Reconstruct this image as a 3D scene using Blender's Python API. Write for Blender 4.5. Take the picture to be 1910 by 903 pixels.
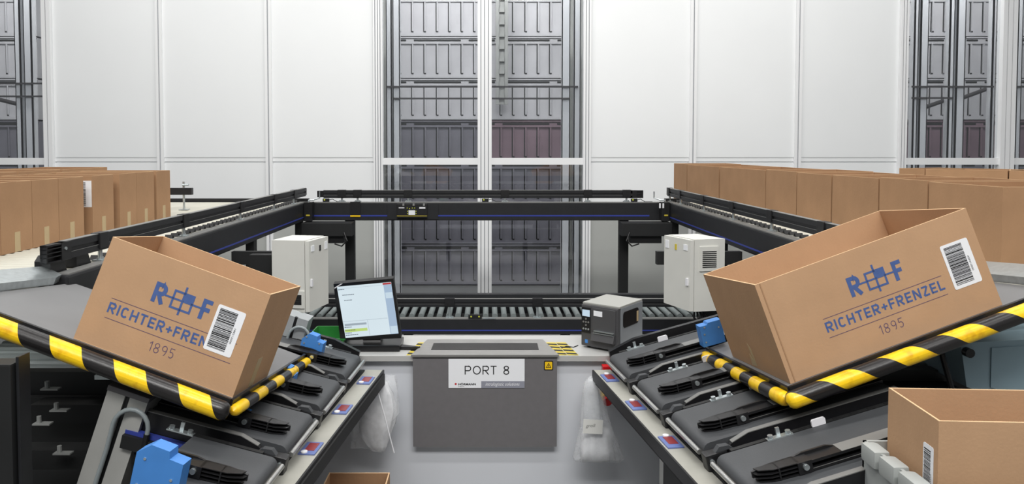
import bpy, bmesh, math, random
from mathutils import Vector, Matrix, Euler
random.seed(7)
PI = math.pi
for o in list(bpy.data.objects): bpy.data.objects.remove(o)
SC = bpy.context.scene
COL = SC.collection

# ------------------------------------------------------------------ camera
FPX, PITCH, PCX, HOR, HC = 1380.0, math.radians(2.2), 908.0, 274.0, 2.07
PCY = HOR + FPX*math.tan(PITCH)
cam = bpy.data.cameras.new('camera'); camo = bpy.data.objects.new('camera', cam); COL.objects.link(camo)
cam.sensor_width = 36; cam.lens = 36*FPX/1910
cam.shift_x = (955-PCX)/1910; cam.shift_y = (PCY-451.5)/1910
cam.clip_start = .05; cam.clip_end = 60
camo.location = (0, 0, HC); camo.rotation_euler = (PI/2-PITCH, 0, 0)
SC.camera = camo
# ------------------------------------------------------------------ light
w = bpy.data.worlds.new('hall_light'); SC.world = w; w.use_nodes = True
bg = w.node_tree.nodes['Background']; bg.inputs[0].default_value = (.93, .97, 1, 1); bg.inputs[1].default_value = .22
def area(name, loc, rot, sx, sy, power, col=(1, .985, .96)):
    l = bpy.data.lights.new(name, 'AREA'); l.shape = 'RECTANGLE'; l.size = sx; l.size_y = sy; l.energy = power; l.color = col
    o = bpy.data.objects.new(name, l); COL.objects.link(o); o.location = loc; o.rotation_euler = rot; return o
for i, y in enumerate((-2.5, 1.2, 4.6, 8.0)):
    for j, x in enumerate((-4.2, 0, 4.2)):
        area('hall_lamp', (x, y, 6.6), (math.radians(0), 0, 0), 3.4, .35, (100, 85, 95, 105)[i]*(1.0 if x == 0 else .75))
area('hall_lamp', (0, -4.0, 9.2), (math.radians(48), 0, 0), 7.0, 1.4, 620)
for x in (-6.5, 0, 6.5): area('store_fill_light', (x, 10.3, 5.7), (math.radians(38), 0, 0), 4.0, .3, 150)  # added fill light to brighten the crates behind the glass
SC.view_settings.view_transform = 'Standard'; SC.view_settings.look = 'None'
SC.view_settings.gamma = 1; SC.view_settings.use_curve_mapping = False
SC.view_settings.exposure = 0.0

# ------------------------------------------------------------------ pixel helpers (frame 1910x903, metres)
def ray(px, py):
    u = (px-PCX)/FPX; v = -(py-PCY)/FPX
    return Vector((u, math.cos(PITCH)+v*math.sin(PITCH), -math.sin(PITCH)+v*math.cos(PITCH)))
def atY(px, py, Y):
    r = ray(px, py); return r*(Y/r.y)+Vector((0, 0, HC))
def atZ(px, py, Z):
    r = ray(px, py); return r*((Z-HC)/r.z)+Vector((0, 0, HC))
def atX(px, py, X):
    r = ray(px, py); return r*(X/r.x)+Vector((0, 0, HC))
# ------------------------------------------------------------------ materials
def srgb(c):
    return tuple(((x/255)/12.92 if x/255 <= .04045 else ((x/255+.055)/1.055)**2.4) for x in c)
def mat(name, col, rough=.5, metal=0, noise=0, nscale=20, bump=0, bscale=60, spec=.5, stretch=(1, 1, 1), coat=0):
    m = bpy.data.materials.new(name); m.use_nodes = True; nt = m.node_tree; b = nt.nodes['Principled BSDF']
    c = (*srgb(col), 1)
    b.inputs['Base Color'].default_value = c; b.inputs['Roughness'].default_value = rough; b.inputs['Metallic'].default_value = metal
    b.inputs['Specular IOR Level'].default_value = spec
    if coat: b.inputs['Coat Weight'].default_value = coat; b.inputs['Coat Roughness'].default_value = .25
    tc = nt.nodes.new('ShaderNodeTexCoord'); mp = nt.nodes.new('ShaderNodeMapping'); mp.inputs['Scale'].default_value = stretch
    nt.links.new(tc.outputs['Object'], mp.inputs['Vector'])
    if noise:
        n = nt.nodes.new('ShaderNodeTexNoise'); n.inputs['Scale'].default_value = nscale; n.inputs['Detail'].default_value = 6
        nt.links.new(mp.outputs[0], n.inputs['Vector'])
        r = nt.nodes.new('ShaderNodeValToRGB'); r.color_ramp.elements[0].position = .3; r.color_ramp.elements[1].position = .7
        r.color_ramp.elements[0].color = tuple(x*(1-noise) for x in c[:3])+(1,); r.color_ramp.elements[1].color = tuple(min(1, x*(1+noise)) for x in c[:3])+(1,)
        nt.links.new(n.outputs['Fac'], r.inputs[0]); nt.links.new(r.outputs[0], b.inputs['Base Color'])
    if bump:
        n2 = nt.nodes.new('ShaderNodeTexNoise'); n2.inputs['Scale'].default_value = bscale; n2.inputs['Detail'].default_value = 4
        nt.links.new(mp.outputs[0], n2.inputs['Vector'])
        bp = nt.nodes.new('ShaderNodeBump'); bp.inputs['Strength'].default_value = bump; bp.inputs['Distance'].default_value = .004
        nt.links.new(n2.outputs['Fac'], bp.inputs['Height']); nt.links.new(bp.outputs[0], b.inputs['Normal'])
    return m
def emit(name, col, s):
    m = mat(name, col, .3); b = m.node_tree.nodes['Principled BSDF']
    b.inputs['Emission Color'].default_value = (*srgb(col), 1); b.inputs['Emission Strength'].default_value = s
    b.inputs['Base Color'].default_value = (.02, .02, .02, 1); return m
M = dict(
    card=mat('kraft_cardboard', (186, 150, 117), .85, noise=.05, nscale=6, bump=.15, bscale=90, spec=.2),
    cardb=mat('kraft_cardboard_brown', (168, 132, 100), .85, noise=.07, nscale=5, bump=.2, bscale=60, spec=.2),
    edge=mat('cardboard_cut_edge', (214, 180, 142), .9, spec=.1),
    tape=mat('paper_tape', (186, 164, 126), .45, noise=.04, nscale=15),
    ink=mat('blue_print_ink', (76, 98, 150), .8, noise=.08, nscale=40, spec=.2),
    ink2=mat('violet_print_ink', (100, 82, 108), .8, spec=.2),
    label=mat('white_label_paper', (238, 240, 244), .5),
    black_ink=mat('black_ink', (14, 14, 16), .6),
    blk=mat('black_plastic', (24, 24, 26), .42, noise=.15, nscale=30),
    blk2=mat('black_anodised_profile', (30, 31, 34), .45, noise=.12, nscale=14, stretch=(1, 1, 1)),
    blk3=mat('dark_machine_steel', (22, 23, 24), .6, noise=.2, nscale=5),
    railtop=mat('grey_rail_edge', (120, 120, 118), .5),
    belt=mat('charcoal_conveyor_belt', (66, 68, 71), .55, noise=.07, nscale=8, bump=.1, bscale=200),
    steel=mat('brushed_steel', (190, 190, 188), .35, metal=.9, noise=.08, nscale=12),
    zinc=mat('zinc_plated_steel', (200, 208, 210), .3, metal=.8, noise=.1, nscale=40),
    alu=mat('aluminium_profile', (178, 178, 174), .5, metal=.25, noise=.05, nscale=10),
    alub=mat('aluminium_profile_grey', (160, 164, 166), .5, metal=.25, noise=.05, nscale=10),
    strip=mat('satin_strip_aluminium', (166, 165, 157), .5, metal=.15, noise=.04, nscale=12),
    roller=mat('grey_plastic_roller', (128, 136, 136), .4, noise=.06, nscale=12),
    cream=mat('cream_pvc_roller', (192, 190, 178), .5, noise=.04, nscale=6),
    blue=mat('blue_stripe', (52, 66, 150), .4),
    bluebox=mat('blue_powder_coated_sheet', (68, 132, 205), .45, noise=.06, nscale=12),
    tray=mat('grey_tray_laminate', (118, 118, 119), .5, noise=.04, nscale=4, bump=.05, bscale=150),
    desk=mat('light_grey_worktop', (178, 178, 176), .45, noise=.03, nscale=5),
    deskb=mat('pale_grey_sheet_metal', (206, 209, 215), .55, noise=.04, nscale=1.5),
    ramp=mat('brushed_grey_plate', (150, 149, 147), .42, metal=.5, noise=.05, nscale=8, stretch=(.3, 8, 8)),
    dpanel=mat('dark_grey_panel', (108, 106, 108), .5, noise=.04, nscale=30),
    cab=mat('light_grey_enclosure', (214, 214, 208), .5, noise=.03, nscale=4),
    cabl=mat('grey_louvre', (150, 152, 150), .5),
    wall2=mat('grey_wall_and_shade', (176, 178, 175), .35, noise=.05, nscale=1.5),  # grey of the rear wall, and shade painted on the lower boards
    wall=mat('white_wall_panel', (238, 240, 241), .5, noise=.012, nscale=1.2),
    frame=mat('white_aluminium_frame', (238, 239, 240), .4),
    frameg=mat('grey_frame_groove', (170, 173, 178), .5),
    crateL=mat('light_grey_crate_tone', (186, 186, 190), .5, noise=.06, nscale=3),
    crateD=mat('dark_grey_crate_tone', (118, 117, 126), .5, noise=.10, nscale=3),
    crateR=mat('reddish_grey_crate_tone', (128, 108, 118), .5, noise=.12, nscale=2),
    rack=mat('rack_steel', (70, 68, 70), .5, metal=.3),
    rackw=mat('white_rack_upright', (222, 224, 228), .4),
    floor=mat('grey_hall_floor', (112, 113, 112), .5, noise=.08, nscale=2),
    yellow=mat('warning_yellow', (240, 196, 24), .4),
    yel2=mat('hazard_tape_yellow', (206, 186, 60), .5),
    red=mat('red_plastic', (196, 28, 34), .35), redlens=mat('red_display_window', (136, 56, 60), .25),
    dblue=mat('blue_display_frame', (98, 114, 168), .4),
    white=mat('white_plastic', (232, 232, 236), .4),
    green=mat('green_bin_plastic', (44, 122, 54), .4, noise=.05),
    prn=mat('printer_charcoal', (74, 74, 76), .45, bump=.1, bscale=300),
    prng=mat('printer_grey_lid', (128, 132, 136), .42, noise=.02),
    prnt=mat('printer_top_grey', (160, 160, 155), .5),
    glassd=mat('dark_glass', (26, 22, 21), .3, spec=.15),
    monb=mat('black_monitor_shell', (16, 16, 18), .3),
    teal=mat('blue_grey_machine_sheet', (136, 158, 168), .35, metal=.1, noise=.08, nscale=3),
    cgrey=mat('grey_crate_plastic', (166, 170, 168), .5), pipe=mat('grey_conduit', (138, 146, 148), .45),
    paper=mat('white_note_paper', (226, 226, 222), .7),
    signg=mat('grey_sign_band', (142, 144, 156), .5), txtw=mat('white_sign_ink', (240, 240, 245), .5),
    screen=emit('screen_pale_blue', (226, 242, 250), .85), scr2=emit('screen_side_panel', (176, 200, 226), .8),
    scrw=emit('screen_button_panel', (208, 228, 242), .85), scrr=emit('screen_red_bar', (196, 36, 44), .8), scrg=emit('screen_green_highlight', (204, 232, 130), .8),
    scrt=emit('screen_dark_text', (80, 92, 110), .6), scrl=emit('screen_grey_text', (170, 184, 196), .8),
    lcd=emit('printer_lcd', (206, 228, 244), .85), led=emit('yellow_led', (214, 220, 60), .7),
)
def glass_mat():
    m = bpy.data.materials.new('window_pane_glass'); m.use_nodes = True; nt = m.node_tree; nt.nodes.clear()
    o = nt.nodes.new('ShaderNodeOutputMaterial'); mx = nt.nodes.new('ShaderNodeMixShader'); t = nt.nodes.new('ShaderNodeBsdfTransparent')
    g = nt.nodes.new('ShaderNodeBsdfGlossy'); g.inputs['Roughness'].default_value = .03; t.inputs[0].default_value = (.93, .94, .95, 1)
    mx.inputs[0].default_value = .10
    nt.links.new(t.outputs[0], mx.inputs[1]); nt.links.new(g.outputs[0], mx.inputs[2]); nt.links.new(mx.outputs[0], o.inputs[0]); return m
def film_mat(name, dens, col=(232, 236, 240)):
    m = bpy.data.materials.new(name); m.use_nodes = True; nt = m.node_tree; nt.nodes.clear()
    o = nt.nodes.new('ShaderNodeOutputMaterial'); mx = nt.nodes.new('ShaderNodeMixShader'); t = nt.nodes.new('ShaderNodeBsdfTransparent')
    p = nt.nodes.new('ShaderNodeBsdfPrincipled'); p.inputs['Base Color'].default_value = (*srgb(col), 1); p.inputs['Roughness'].default_value = .2
    n = nt.nodes.new('ShaderNodeTexNoise'); n.inputs['Scale'].default_value = 9; n.inputs['Detail'].default_value = 5
    tc = nt.nodes.new('ShaderNodeTexCoord'); nt.links.new(tc.outputs['Object'], n.inputs['Vector'])
    r = nt.nodes.new('ShaderNodeMapRange'); r.inputs[1].default_value = .3; r.inputs[2].default_value = .7; r.inputs[3].default_value = dens*.55; r.inputs[4].default_value = min(1, dens*1.45)
    nt.links.new(n.outputs['Fac'], r.inputs[0]); nt.links.new(r.outputs[0], mx.inputs[0])
    nt.links.new(t.outputs[0], mx.inputs[1]); nt.links.new(p.outputs[0], mx.inputs[2]); nt.links.new(mx.outputs[0], o.inputs[0]); return m
M['glass'] = glass_mat(); M['film'] = film_mat('clear_plastic_film', .27, (245, 247, 250)); M['film2'] = film_mat('white_packed_film', .9, (248, 249, 252))
def stripe_mat(name, pitch, phase, duty=.5, rough=.3):
    m = mat(name, (240, 200, 30), rough, bump=.12, bscale=160); nt = m.node_tree; b = nt.nodes['Principled BSDF']
    uv = nt.nodes.new('ShaderNodeUVMap'); sp = nt.nodes.new('ShaderNodeSeparateXYZ'); nt.links.new(uv.outputs[0], sp.inputs[0])
    a = nt.nodes.new('ShaderNodeMath'); a.operation = 'ADD'; nt.links.new(sp.outputs[0], a.inputs[0]); a.inputs[1].default_value = -phase+100*pitch
    d = nt.nodes.new('ShaderNodeMath'); d.operation = 'DIVIDE'; nt.links.new(a.outputs[0], d.inputs[0]); d.inputs[1].default_value = pitch
    f = nt.nodes.new('ShaderNodeMath'); f.operation = 'FRACT'; nt.links.new(d.outputs[0], f.inputs[0])
    g = nt.nodes.new('ShaderNodeMath'); g.operation = 'LESS_THAN'; nt.links.new(f.outputs[0], g.inputs[0]); g.inputs[1].default_value = duty
    n = nt.nodes.new('ShaderNodeTexNoise'); n.inputs['Scale'].default_value = 25; n.inputs['Detail'].default_value = 6
    tc = nt.nodes.new('ShaderNodeTexCoord'); nt.links.new(tc.outputs['Object'], n.inputs['Vector'])
    r = nt.nodes.new('ShaderNodeValToRGB'); r.color_ramp.elements[0].position = .3; r.color_ramp.elements[1].position = .5
    r.color_ramp.elements[0].color = (*srgb((222, 168, 22)), 1); r.color_ramp.elements[1].color = (*srgb((250, 206, 30)), 1)
    nt.links.new(n.outputs['Fac'], r.inputs[0])
    mx = nt.nodes.new('ShaderNodeMix'); mx.data_type = 'RGBA'; nt.links.new(g.outputs[0], mx.inputs[0])
    mx.inputs[6].default_value = (*srgb((34, 32, 32)), 1); nt.links.new(r.outputs[0], mx.inputs[7]); nt.links.new(mx.outputs[2], b.inputs['Base Color'])
    return m
# ------------------------------------------------------------------ mesh helpers
class MB:
    def __init__(s): s.v = []; s.f = []; s.uv = {}
    def add(s, vs, fs, T=None):
        b = len(s.v); s.v += [tuple(T @ Vector(p)) if T else tuple(p) for p in vs]; s.f += [tuple(b+i for i in f) for f in fs]; return s
    def box(s, x0, x1, y0, y1, z0, z1, T=None, ch=0):
        if ch:
            c = min(ch, (x1-x0)/2.01, (y1-y0)/2.01, (z1-z0)/2.01)
            bm = bmesh.new(); bmesh.ops.create_cube(bm, size=1)
            for v in bm.verts: v.co = Vector(((x0+x1)/2+v.co.x*(x1-x0), (y0+y1)/2+v.co.y*(y1-y0), (z0+z1)/2+v.co.z*(z1-z0)))
            bmesh.ops.bevel(bm, geom=bm.edges[:], offset=c, segments=2, affect='EDGES', profile=.7)
            bm.verts.index_update(); s.add([v.co.copy() for v in bm.verts], [[v.index for v in f.verts] for f in bm.faces], T); bm.free(); return s
        vs = [(x, y, z) for x in (x0, x1) for y in (y0, y1) for z in (z0, z1)]
        return s.add(vs, [(0, 1, 3, 2), (4, 6, 7, 5), (0, 4, 5, 1), (2, 3, 7, 6), (0, 2, 6, 4), (1, 5, 7, 3)], T)
    def prism(s, poly, a0, a1, axis='y', T=None):
        """poly in the plane perpendicular to axis: axis y -> (x,z); axis x -> (y,z); axis z -> (x,y)"""
        def P(p, a): return {'y': (p[0], a, p[1]), 'x': (a, p[0], p[1]), 'z': (p[0], p[1], a)}[axis]
        n = len(poly); vs = [P(p, a0) for p in poly]+[P(p, a1) for p in poly]
        fs = [tuple(range(n)), tuple(reversed(range(n, 2*n)))]+[(i, i+n, (i+1) % n+n, (i+1) % n) for i in range(n)]
        return s.add(vs, fs, T)
    def cyl(s, p0, p1, r, n=16, T=None, r1=None):
        return s.tube([p0, p1], r, n, T, r1)
    def tube(s, pts, r, n=12, T=None, r1=None):
        pts = [Vector(p) for p in pts]; N = len(pts); vs = []; up = None
        for i, p in enumerate(pts):
            d = (pts[min(i+1, N-1)]-pts[max(i-1, 0)]).normalized()
            if up is None: up = Vector((0, 0, 1)) if abs(d.z) < .9 else Vector((1, 0, 0))
            a = d.cross(up).normalized(); b = a.cross(d).normalized(); up = b
            rr = r if r1 is None else r+(r1-r)*i/(N-1)
            for k in range(n): vs.append(p+a*rr*math.cos(2*PI*k/n)+b*rr*math.sin(2*PI*k/n))
        fs = [(i*n+k, i*n+(k+1) % n, (i+1)*n+(k+1) % n, (i+1)*n+k) for i in range(N-1) for k in range(n)]
        fs += [tuple(reversed(range(n))), tuple(range((N-1)*n, N*n))]
        return s.add(vs, fs, T)
    def build(s, name, m, parent=None, smooth=False, label=None, mats=None):
        me = bpy.data.meshes.new(name); me.from_pydata(s.v, [], s.f)
        bm = bmesh.new(); bm.from_mesh(me); bmesh.ops.recalc_face_normals(bm, faces=bm.faces); bm.to_mesh(me); bm.free()
        me.materials.append(m)
        if smooth:
            for p in me.polygons: p.use_smooth = True
            try: me.set_sharp_from_angle(angle=math.radians(38))
            except Exception: pass
        o = bpy.data.objects.new(name, me); COL.objects.link(o)
        if parent: o.parent = parent
        if label: o['label'] = label
        return o
def thing(name, label, cat, loc=(0, 0, 0), rot=(0, 0, 0), group=None):
    o = bpy.data.objects.new(name, None); COL.objects.link(o); o.empty_display_size = .1
    o.location = loc; o.rotation_euler = rot; o['label'] = label; o['category'] = cat
    if group: o['group'] = group
    return o
def tag(o, label, cat, group=None):
    o['label'] = label; o['category'] = cat
    if group: o['group'] = group
    return o
def struct(o): o['kind'] = 'structure'; return o
def B(x0, x1, y0, y1, z0, z1, ch=0, T=None): return MB().box(x0, x1, y0, y1, z0, z1, T, ch)
def dup(o, parent=None, loc=None, rot=None, label=None):
    c = o.copy(); COL.objects.link(c); c.parent = parent
    if loc is not None: c.location = loc
    if rot is not None: c.rotation_euler = rot
    if label: c['label'] = label
    for ch in list(o.children): dup(ch, c)
    return c
_txt = {}
def text_shape(s, bold=0.0, shear=0.0):
    k = (s, bold, shear)
    if k in _txt: return _txt[k]
    cu = bpy.data.curves.new('t', 'FONT'); cu.body = s; cu.offset = bold; cu.shear = shear; cu.resolution_u = 3
    ob = bpy.data.objects.new('t', cu); COL.objects.link(ob); dg = bpy.context.evaluated_depsgraph_get(); dg.update()
    me = bpy.data.meshes.new_from_object(ob.evaluated_get(dg))
    vs = [v.co.copy() for v in me.vertices]; fs = [tuple(p.vertices) for p in me.polygons]
    x0 = min(v.x for v in vs); x1 = max(v.x for v in vs); y0 = min(v.y for v in vs); y1 = max(v.y for v in vs)
    vs = [((v.x-x0)/(x1-x0), (v.y-y0)/(y1-y0)) for v in vs]
    bpy.data.objects.remove(ob); bpy.data.curves.remove(cu); bpy.data.meshes.remove(me)
    _txt[k] = (vs, fs); return _txt[k]
def txt_into(mb, s, o, ux, uz, bold=0.0, shear=0.0):
    vs, fs = text_shape(s, bold, shear); o = Vector(o); ux = Vector(ux); uz = Vector(uz)
    mb.add([o+ux*a+uz*b for a, b in vs], fs); return mb
def txt(name, s, m, parent, o, ux, uz, bold=0.0, shear=0.0):
    return txt_into(MB(), s, o, ux, uz, bold, shear).build(name, m, parent)

# plain stroke lettering for the prints (technical sans-serif)
def arcp(cx_, cy_, rx_, ry_, a0, a1, n=10): return [(cx_+rx_*math.cos(math.radians(a0+(a1-a0)*i/n)), cy_+ry_*math.sin(math.radians(a0+(a1-a0)*i/n))) for i in range(n+1)]
GW = dict(R=.62, I=0, C=.60, H=.62, T=.58, E=.52, F=.50, N=.64, Z=.56, L=.50, P=.62, O=.78)
GW.update({'+': .5, '8': .56, '1': .26, '9': .56, '5': .54, ' ': .34})
def glyph(c, t, ws=1.0):
    w_ = GW[c]*ws if c != 'I' else t; h = t/2; L, Q, lo, hi, m = h, w_-h, h, 1-h, .48
    if c == 'I': g = [([(h, 0), (h, 1)], 0)]
    elif c in 'RP':
        m = .47 if c == 'R' else .44; r = (hi-m)/2; bx_ = Q-r*.9
        g = [([(L, 0), (L, 1)], 0), ([(L, hi), (bx_, hi)]+arcp(bx_, m+r, r*.9, r, 90, -90)+[(L, m)], 0)]
        if c == 'R': g.append(([(w_*.42, m), (Q+h*.1, 0)], 0))
    elif c == 'C': r = (Q-L)/2; g = [(arcp(w_/2, hi-r, r, r, 35, 180)+arcp(w_/2, lo+r, r, r, 180, 325), 0)]
    elif c == 'O': g = [(arcp(w_/2, .5, (Q-L)/2, .5-h, 0, 360, 28)[:-1], 1)]
    elif c == 'H': g = [([(L, 0), (L, 1)], 0), ([(Q, 0), (Q, 1)], 0), ([(L, .5), (Q, .5)], 0)]
    elif c == 'T': g = [([(0, hi), (w_, hi)], 0), ([(w_/2, 0), (w_/2, hi)], 0)]
    elif c == 'E': g = [([(L, 0), (L, 1)], 0), ([(L, hi), (w_, hi)], 0), ([(L, .5), (w_*.92, .5)], 0), ([(L, lo), (w_, lo)], 0)]
    elif c == 'F': g = [([(L, 0), (L, 1)], 0), ([(L, hi), (w_, hi)], 0), ([(L, .5), (w_*.92, .5)], 0)]
    elif c == 'L': g = [([(L, 0), (L, 1)], 0), ([(L, lo), (w_, lo)], 0)]
    elif c == 'N': g = [([(L, 0), (L, 1)], 0), ([(Q, 0), (Q, 1)], 0), ([(L, .97), (Q, .03)], 0)]
    elif c == 'Z': g = [([(0, hi), (Q, hi)], 0), ([(Q, hi), (L, lo)], 0), ([(L, lo), (w_, lo)], 0)]
    elif c == '+': g = [([(0, .45), (w_, .45)], 0), ([(w_/2, .14), (w_/2, .76)], 0)]
    elif c == '8': g = [(arcp(w_/2, .745, (Q-L)/2*.9, .255-h, 0, 360, 22)[:-1], 1), (arcp(w_/2, .26, (Q-L)/2, .26-h*.6, 0, 360, 24)[:-1], 1)]
    elif c == '1': g = [([(Q, 0), (Q, 1)], 0), ([(Q, hi), (0, .74)], 0)]
    elif c == '9': g = [(arcp(w_/2, .70, (Q-L)/2, .30-h, 0, 360, 22)[:-1], 1), (arcp(w_/2-.02, .70, (Q-L)/2+.02, .70, 0, -75, 8), 0)]
    elif c == '5': g = [([(w_*.92, hi), (w_*.14, hi), (w_*.10, .56)], 0), ([(w_*.10, .56)]+arcp(w_*.42, .32, w_*.5-h, .32-h, 105, -140, 14), 0)]
    else: g = []
    return g, w_
def strokes_into(mb, text, o, ux, uz, t=.14, ws=1.0):
    """draws text with strokes of t x height, spread to the full length of ux; height = uz"""
    o = Vector(o); ux = Vector(ux); uz = Vector(uz); H_ = uz.length; xdir = ux.normalized()*H_; tot = ux.length/H_
    gl = [glyph(c, t, ws) for c in text]; gap = (tot-sum(w_ for _, w_ in gl))/max(1, len(gl)-1); x = 0; nrm = ux.cross(uz).normalized(); lay = 0
    for g, w_ in gl:
        for k, (pts, closed) in enumerate(g):
            P = [Vector(p) for p in pts]; n_ = len(P); lay = .00004*(k % 3); vs = []
            for i in range(n_):
                a = P[i-1] if (i > 0 or closed) else None; b = P[(i+1) % n_] if (i < n_-1 or closed) else None
                d1 = (P[i]-a).normalized() if a is not None else None; d2 = (b-P[i]).normalized() if b is not None else None
                if d1 is None: d1 = d2
                if d2 is None: d2 = d1
                d = (d1+d2).normalized(); nn = Vector((-d.y, d.x)); sc_ = 1/max(.5, nn.dot(Vector((-d1.y, d1.x))))
                for q in (1, -1):
                    v = P[i]+nn*q*t/2*sc_; vs.append(o+xdir*(x+v.x)+uz*v.y+nrm*lay)
            fs = [(2*i, 2*i+1, (2*i+3) % (2*n_), (2*i+2) % (2*n_)) for i in range(n_ if closed else n_-1)]
            mb.add(vs, fs)
        x += w_+gap
    return mb

# ================================================================== THE HALL
WY = 10.0
def wx(px): return (px-PCX)/FPX*WY
def wz(py): return atY(PCX, py, WY).z
TOP = 5.4
struct(B(-12, 12, -6, 8.9, -.06, 0).build('floor', M['floor']))
PIT = -.285
struct(B(-12, 12, 8.9, 17, PIT-.06, PIT).build('floor_rear', M['floor']))
mb = MB(); lo = MB()
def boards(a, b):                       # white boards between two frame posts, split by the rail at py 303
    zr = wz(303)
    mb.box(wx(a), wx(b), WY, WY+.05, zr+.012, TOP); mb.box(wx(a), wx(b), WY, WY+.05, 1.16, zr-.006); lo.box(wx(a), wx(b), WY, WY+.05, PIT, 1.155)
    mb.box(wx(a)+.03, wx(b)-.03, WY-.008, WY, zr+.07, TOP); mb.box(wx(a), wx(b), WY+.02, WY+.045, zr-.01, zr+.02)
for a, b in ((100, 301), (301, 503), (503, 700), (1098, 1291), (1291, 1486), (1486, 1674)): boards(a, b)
struct(mb.build('wall_back', M['wall'])); struct(lo.build('wall_back_lower_shaded', M['wall2']))  # lower boards greyed to paint the conveyor's shade on the wall
# outer parts of the wall beyond the picture
n = 0
for px in (301, 503, 1291, 1486):
    n += 1; m_ = MB().box(wx(px)-.045, wx(px)-.008, WY-.035, WY+.02, PIT, TOP).box(wx(px)+.008, wx(px)+.045, WY-.035, WY+.02, PIT, TOP)
    t_ = struct(m_.build('trim_%d' % n, M['frame'])); B(wx(px)-.008, wx(px)+.008, WY-.018, WY+.02, 0, TOP).build('groove', M['frameg'], t_)
def post(a, b, grooves=1):
    global n; n += 1
    x0, x1 = wx(a), wx(b); wd = (x1-x0); k = grooves+1; g = .012; m_ = MB(); gm = MB(); sw = (wd-grooves*g)/k
    for i in range(k):
        m_.box(x0+i*(sw+g), x0+i*(sw+g)+sw, WY-.06, WY+.06, PIT, TOP)
        if i < grooves: gm.box(x0+i*(sw+g)+sw, x0+(i+1)*(sw+g), WY-.04, WY+.05, 0, TOP)
    t_ = struct(m_.build('trim_%d' % n, M['frame'])); gm.build('groove', M['frameg'], t_)
post(87, 103, 1); post(698, 715, 3); post(891, 917, 3); post(1087, 1101, 2); post(1672, 1686, 2); post(1860, 1886, 2)
def window(k, a, b, crossbar=True):
    f = MB(); x0, x1 = wx(a), wx(b); zr = wz(301)
    f.box(x0, x1, WY-.03, WY+.03, zr-.045, zr+.045)
    f.box(x0, x1, WY-.03, WY+.03, PIT, PIT+.1); f.box(x0, x1, WY-.03, WY+.03, TOP-.1, TOP)
    o = struct(f.build('window_%d' % k, M['frame'])); B(x0, x1, WY+.012, WY+.02, PIT+.1, TOP-.1).build('pane', M['glass'], o)
window(1, -60, 87); window(2, 715, 891); window(3, 917, 1087); window(4, 1686, 1860); window(5, 1886, 2010)
# dark hall behind the glass
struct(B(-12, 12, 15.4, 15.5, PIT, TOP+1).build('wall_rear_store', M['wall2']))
# rack posts, rails and stacked crates behind the glass
RY = 10.7
def rx(px, Y=RY): return (px-PCX)/FPX*Y
racks = (('left window', [(-20, 8), (37, 10), (56, 14)], [(-24, 84, 156), (-24, 84, 180)], [((0, 186), (48, 198))]),
         ('centre window', [(726, 10), (740, 13), (1055, 15), (1076, 12)], [(722, 1078, 162), (735, 1062, 184)], []),
         ('right window', [(1705, 7), (1720, 14), (1771, 8), (1788, 15), (1850, 6)], [(1700, 1852, 162), (1700, 1776, 183)], [((1712, 205), (1763, 187)), ((1781, 188), (1843, 165))]),
         ('far right pane', [(1897, 9), (1965, 9)], [(1892, 1970, 162)], []))
for nm, ups, rails, braces in racks:
    t = thing('storage_rack', 'pale upright posts with thin dark rails of a rack behind the %s' % nm, 'rack')
    for px, wpx in ups:
        x0, x1 = rx(px-wpx/2), rx(px+wpx/2)
        MB().box(x0, x1, RY, RY+.03, PIT, TOP).box(x0, x0+.012, RY, RY+.12, PIT, TOP).box(x1-.012, x1, RY, RY+.12, PIT, TOP).build('upright', M['rackw'], t)
    for a, b, py in rails:
        p = atY(a, py, RY); q = atY(b, py, RY); B(p.x, q.x, RY-.025, RY, p.z-.012, p.z+.012).build('rail', M['rack'], t)
    for a, b in braces:
        p = atY(a[0], a[1], RY+.14); q = atY(b[0], b[1], RY+.14); MB().cyl(p, q, .03, 8).build('brace', M['rack'], t)
p = atY(936, 195, 12.2)
m_ = MB().box(p.x-.1, p.x-.045, 12.15, 12.2, p.z, TOP).box(p.x+.045, p.x+.1, 12.15, 12.2, p.z, TOP).box(p.x-.1, p.x+.1, 12.19, 12.2, p.z, TOP)
for i in range(14): m_.box(p.x-.05, p.x+.05, 12.15, 12.19, p.z+.1+i*.2, p.z+.16+i*.2)
tag(m_.build('perforated_post', M['cabl']), 'dark perforated vertical post behind the right half of the centre window', 'post')
CY, CW, CH = 12.5, 1.49, .70
def crate_mesh(m):
    root = MB(); h = CH-.03; w = CW/2-.02
    root.box(-w, w, .03, 1.0, 0, h)                                   # shell
    root.box(-w, w, 0, .03, h-.10, h-.015); root.box(-w, w, 0, .03, .0, .05)
    for i in range(7):
        x = -w+.10+i*(2*w-.2)/6; root.box(x-.012, x+.012, .004, .03, .05, h-.1)
    root.box(-w, -w+.03, 0, .03, .05, h-.1); root.box(w-.03, w, 0, .03, .05, h-.1)
    root.box(-w, w, -.012, .0, h-.012, h+.012)
    o = root.build('plastic_crate', m)
    s = MB()
    for a, b in ((-w+.01, -w+.2), (-w+.33, w-.33), (w-.2, w-.01)): s.box(a, b, -.004, .0, h-.06, h-.03)
    for i in range(7):
        x = -w+.10+i*(2*w-.2)/6; s.box(x-.030, x-.014, .024, .0295, .07, h-.1); s.box(x-.016, x+.016, .0, .004, .06, .082)  # dark strip beside each rib paints the shade in its crease
    s.box(-w, w, -.013, -.001, h-.016, h-.008)
    s.build('slot_and_rib_shade', M['blk3'], o); return o
z223 = atY(PCX, 223, CY).z+.0
protos = {k: crate_mesh(M[k]) for k in ('crateL', 'crateD', 'crateR')}
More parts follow.
